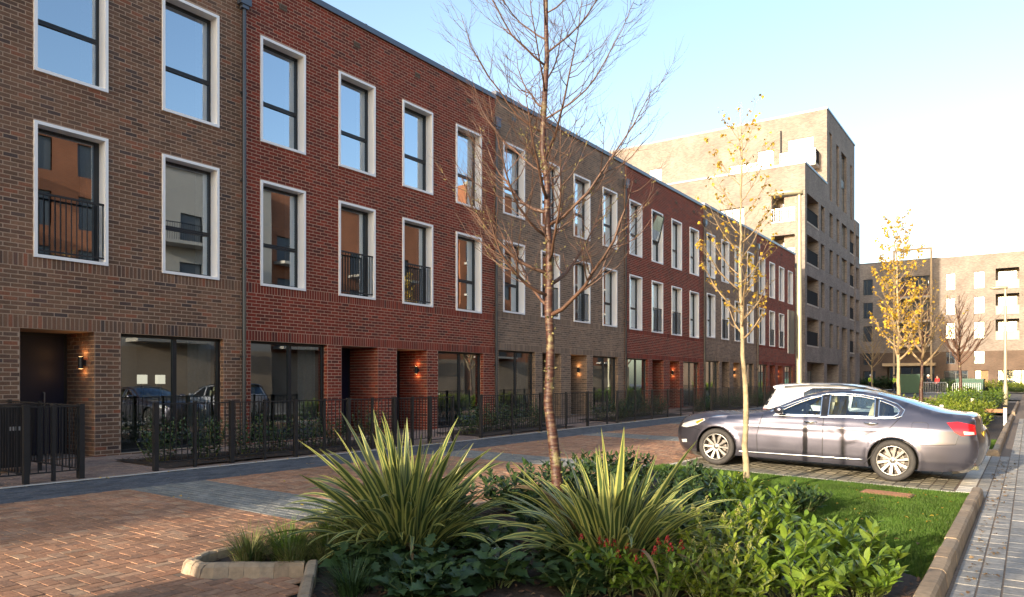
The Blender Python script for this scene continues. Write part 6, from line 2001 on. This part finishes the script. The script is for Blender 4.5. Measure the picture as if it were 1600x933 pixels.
# far planting: bright bushes in the second bed, darker in the third, shrubs before the end building
def bush_mesh(proto, seed, n, per, r, h, sc_):
    random.seed(seed)
    stems = []
    for i in range(n):
        q = math.sqrt((i + .5) / n); a = i * 2.4
        top = Vector((r * q * math.cos(a), r * q * math.sin(a), h * random.uniform(.75, 1.08) * (1 - .35 * q * q)))
        stems.append((Vector((top.x * .6, top.y * .6, .02)), top))
    mb = MB(); bake_leaves(whorl_leaves(stems, per, .045, .95, -.2, .8 * sc_, 1.3 * sc_), proto, mb)
    m3 = MB()
    for b, t in stems[::4]: m3.tube([Vector((b.x * .4, b.y * .4, 0)), t], [.012, .005], 4)
    return mb.mesh('foliage', list(proto.materials), True), m3.mesh('stems', M['stem'])
BY, BD, BF = bush_mesh(BUSHY[0], 31, 26, 14, .62, .85, 1.15), bush_mesh(BUSHD[0], 32, 26, 14, .62, .8, 1.2), bush_mesh(HEDGE[0], 33, 30, 14, .7, .9, 2.4)
def bush(kind, label, pos, s, group, zs=1.0):
    r = thing('leafy_bush', label, 'bush', (pos[0], pos[1], float(G(*pos)) + .03), (0, 0, random.uniform(0, 6.28)), group)
    o = inst('foliage', kind[0], r, scale=(s, s, s * zs)); o['kind'] = 'stuff'
    inst('stems', kind[1], r, scale=(s, s, s * zs))
random.seed(77)
for i in range(26):
    s = 21.8 + (i // 3) * 1.75 + random.uniform(-.3, .3); u = 10.3 + (i % 3) * 1.0 + random.uniform(-.2, .25)
    if s < 24 and u > 12: u = 11.9
    bush(BY, 'bright yellow-green bush, %s row back behind the car boot, %s' % (ORDW[i // 3], ('nearest the road', 'in mid bed', 'nearest the kerb')[i % 3]), (u, s), random.uniform(.85, 1.1), 'bright bushes in the far bed')
for i in range(14):
    bush(BD, 'deep green bush in the distant bed, %s row back, %s side' % (ORDW[i // 2], ('road', 'path')[i % 2]), (10.8 + (i % 2) * 1.4 + random.uniform(-.2, .2), 41 + (i // 2) * 2.2), random.uniform(1.0, 1.3), 'deep green bushes in the distant bed')
for i in range(16):
    bush(BY, '%s bright shrub from the left in front of the end building' % ORDW[i], (9.8 + i * .95, 99.5 + random.uniform(-.6, .6)), random.uniform(1.4, 1.9), 'bright shrubs before the end building')
for i in range(10):
    bush(BF, '%s dark shrub from the left at the foot of the end building' % ORDW[i], (-5 + i * 1.45, 100.5 + random.uniform(-.5, .5)), random.uniform(1.3, 1.8), 'dark shrubs before the end building')
for i in range(22):
    bush(BF, '%s low clipped hedge plant from the left along the far junction' % (ORDW + ['seventeenth', 'eighteenth', 'nineteenth', 'twentieth', 'twenty-first', 'twenty-second'])[i], (5.2 + i * .75, 93.5 if i > 5 else 88), random.uniform(.85, 1.0), 'low hedge along the junction', .75)
# wheelie bin inside the bin store
wb = thing('wheelie_bin', 'dark wheelie bin with pale label behind the low gates at the left', 'bin', (1.1, 4.80, float(G(1.1, 4.8))))
mb = MB(); mb.add([(-.25, -.22, .08), (.25, -.22, .08), (.25, .22, .08), (-.25, .22, .08), (-.29, -.26, .98), (.29, -.26, .98), (.29, .26, .98), (-.29, .26, .98)], [(0, 3, 2, 1), (4, 5, 6, 7), (0, 1, 5, 4), (1, 2, 6, 5), (2, 3, 7, 6), (3, 0, 4, 7)]); mb.build('body', M['black_trim'], wb)
mb = MB(); mb.box(-.32, .31, -.28, .28, .984, 1.04); mb.build('lid', M['black_trim'], wb)
mb = MB(); mb.box(.273, .279, -.08, .08, .64, .70); mb.build('label_plate', M['galv'], wb)
# dead leaves along the strip
lst = []
for i in range(330):
    u = random.choice((random.uniform(2.75, 3.05), random.uniform(3, 8), random.uniform(9.5, 13.2))); s = random.uniform(5, 30) if u < 9 else random.uniform(8.5, 12)
    lst.append((Vector((u, s, float(G(u, s)) + (.012 if u < 9 else .055))), leaf_frame(random.uniform(0, 6.28), random.uniform(-.1, .2), random.uniform(-.3, .3)), random.uniform(.35, .8)))
mb = MB(); bake_leaves(lst, GOLD, mb); o = mb.build('fallen_leaves', M['leaf_gold'], smooth=True); o['kind'] = 'stuff'
lst = []
for i in range(420):
    u, s_ = random.choice(((random.uniform(8.7, 13.2), random.uniform(3.6, 8.5)), (random.uniform(13.46, 13.75), random.uniform(4, 18)), (random.uniform(.9, 2.6), random.uniform(6.5, 12))))
    if not inside(BED, [(u, s_)])[0] and 3 < u < 13.3: continue
    lst.append((Vector((u, s_, float(G(u, s_)) + (.05 if 3 < u < 13.3 else .012 if u > 3 else .04))), leaf_frame(random.uniform(0, 6.28), random.uniform(-.2, .35), random.uniform(-.4, .4)), random.uniform(.4, .9)))
LIT = GOLD.copy(); LIT.materials.clear(); LIT.materials.append(M['flax_dead'])
mb = MB(); bake_leaves(lst, LIT, mb); o2 = mb.build('dead_leaves', M['flax_dead'], smooth=True); o2['kind'] = 'stuff'
tag(o2, 'curled brown dead leaves lying on the bed soil and along the kerb', 'dead leaves')
tag(o, 'scattered small yellow fallen leaves on the paving along the railings', 'fallen leaves')
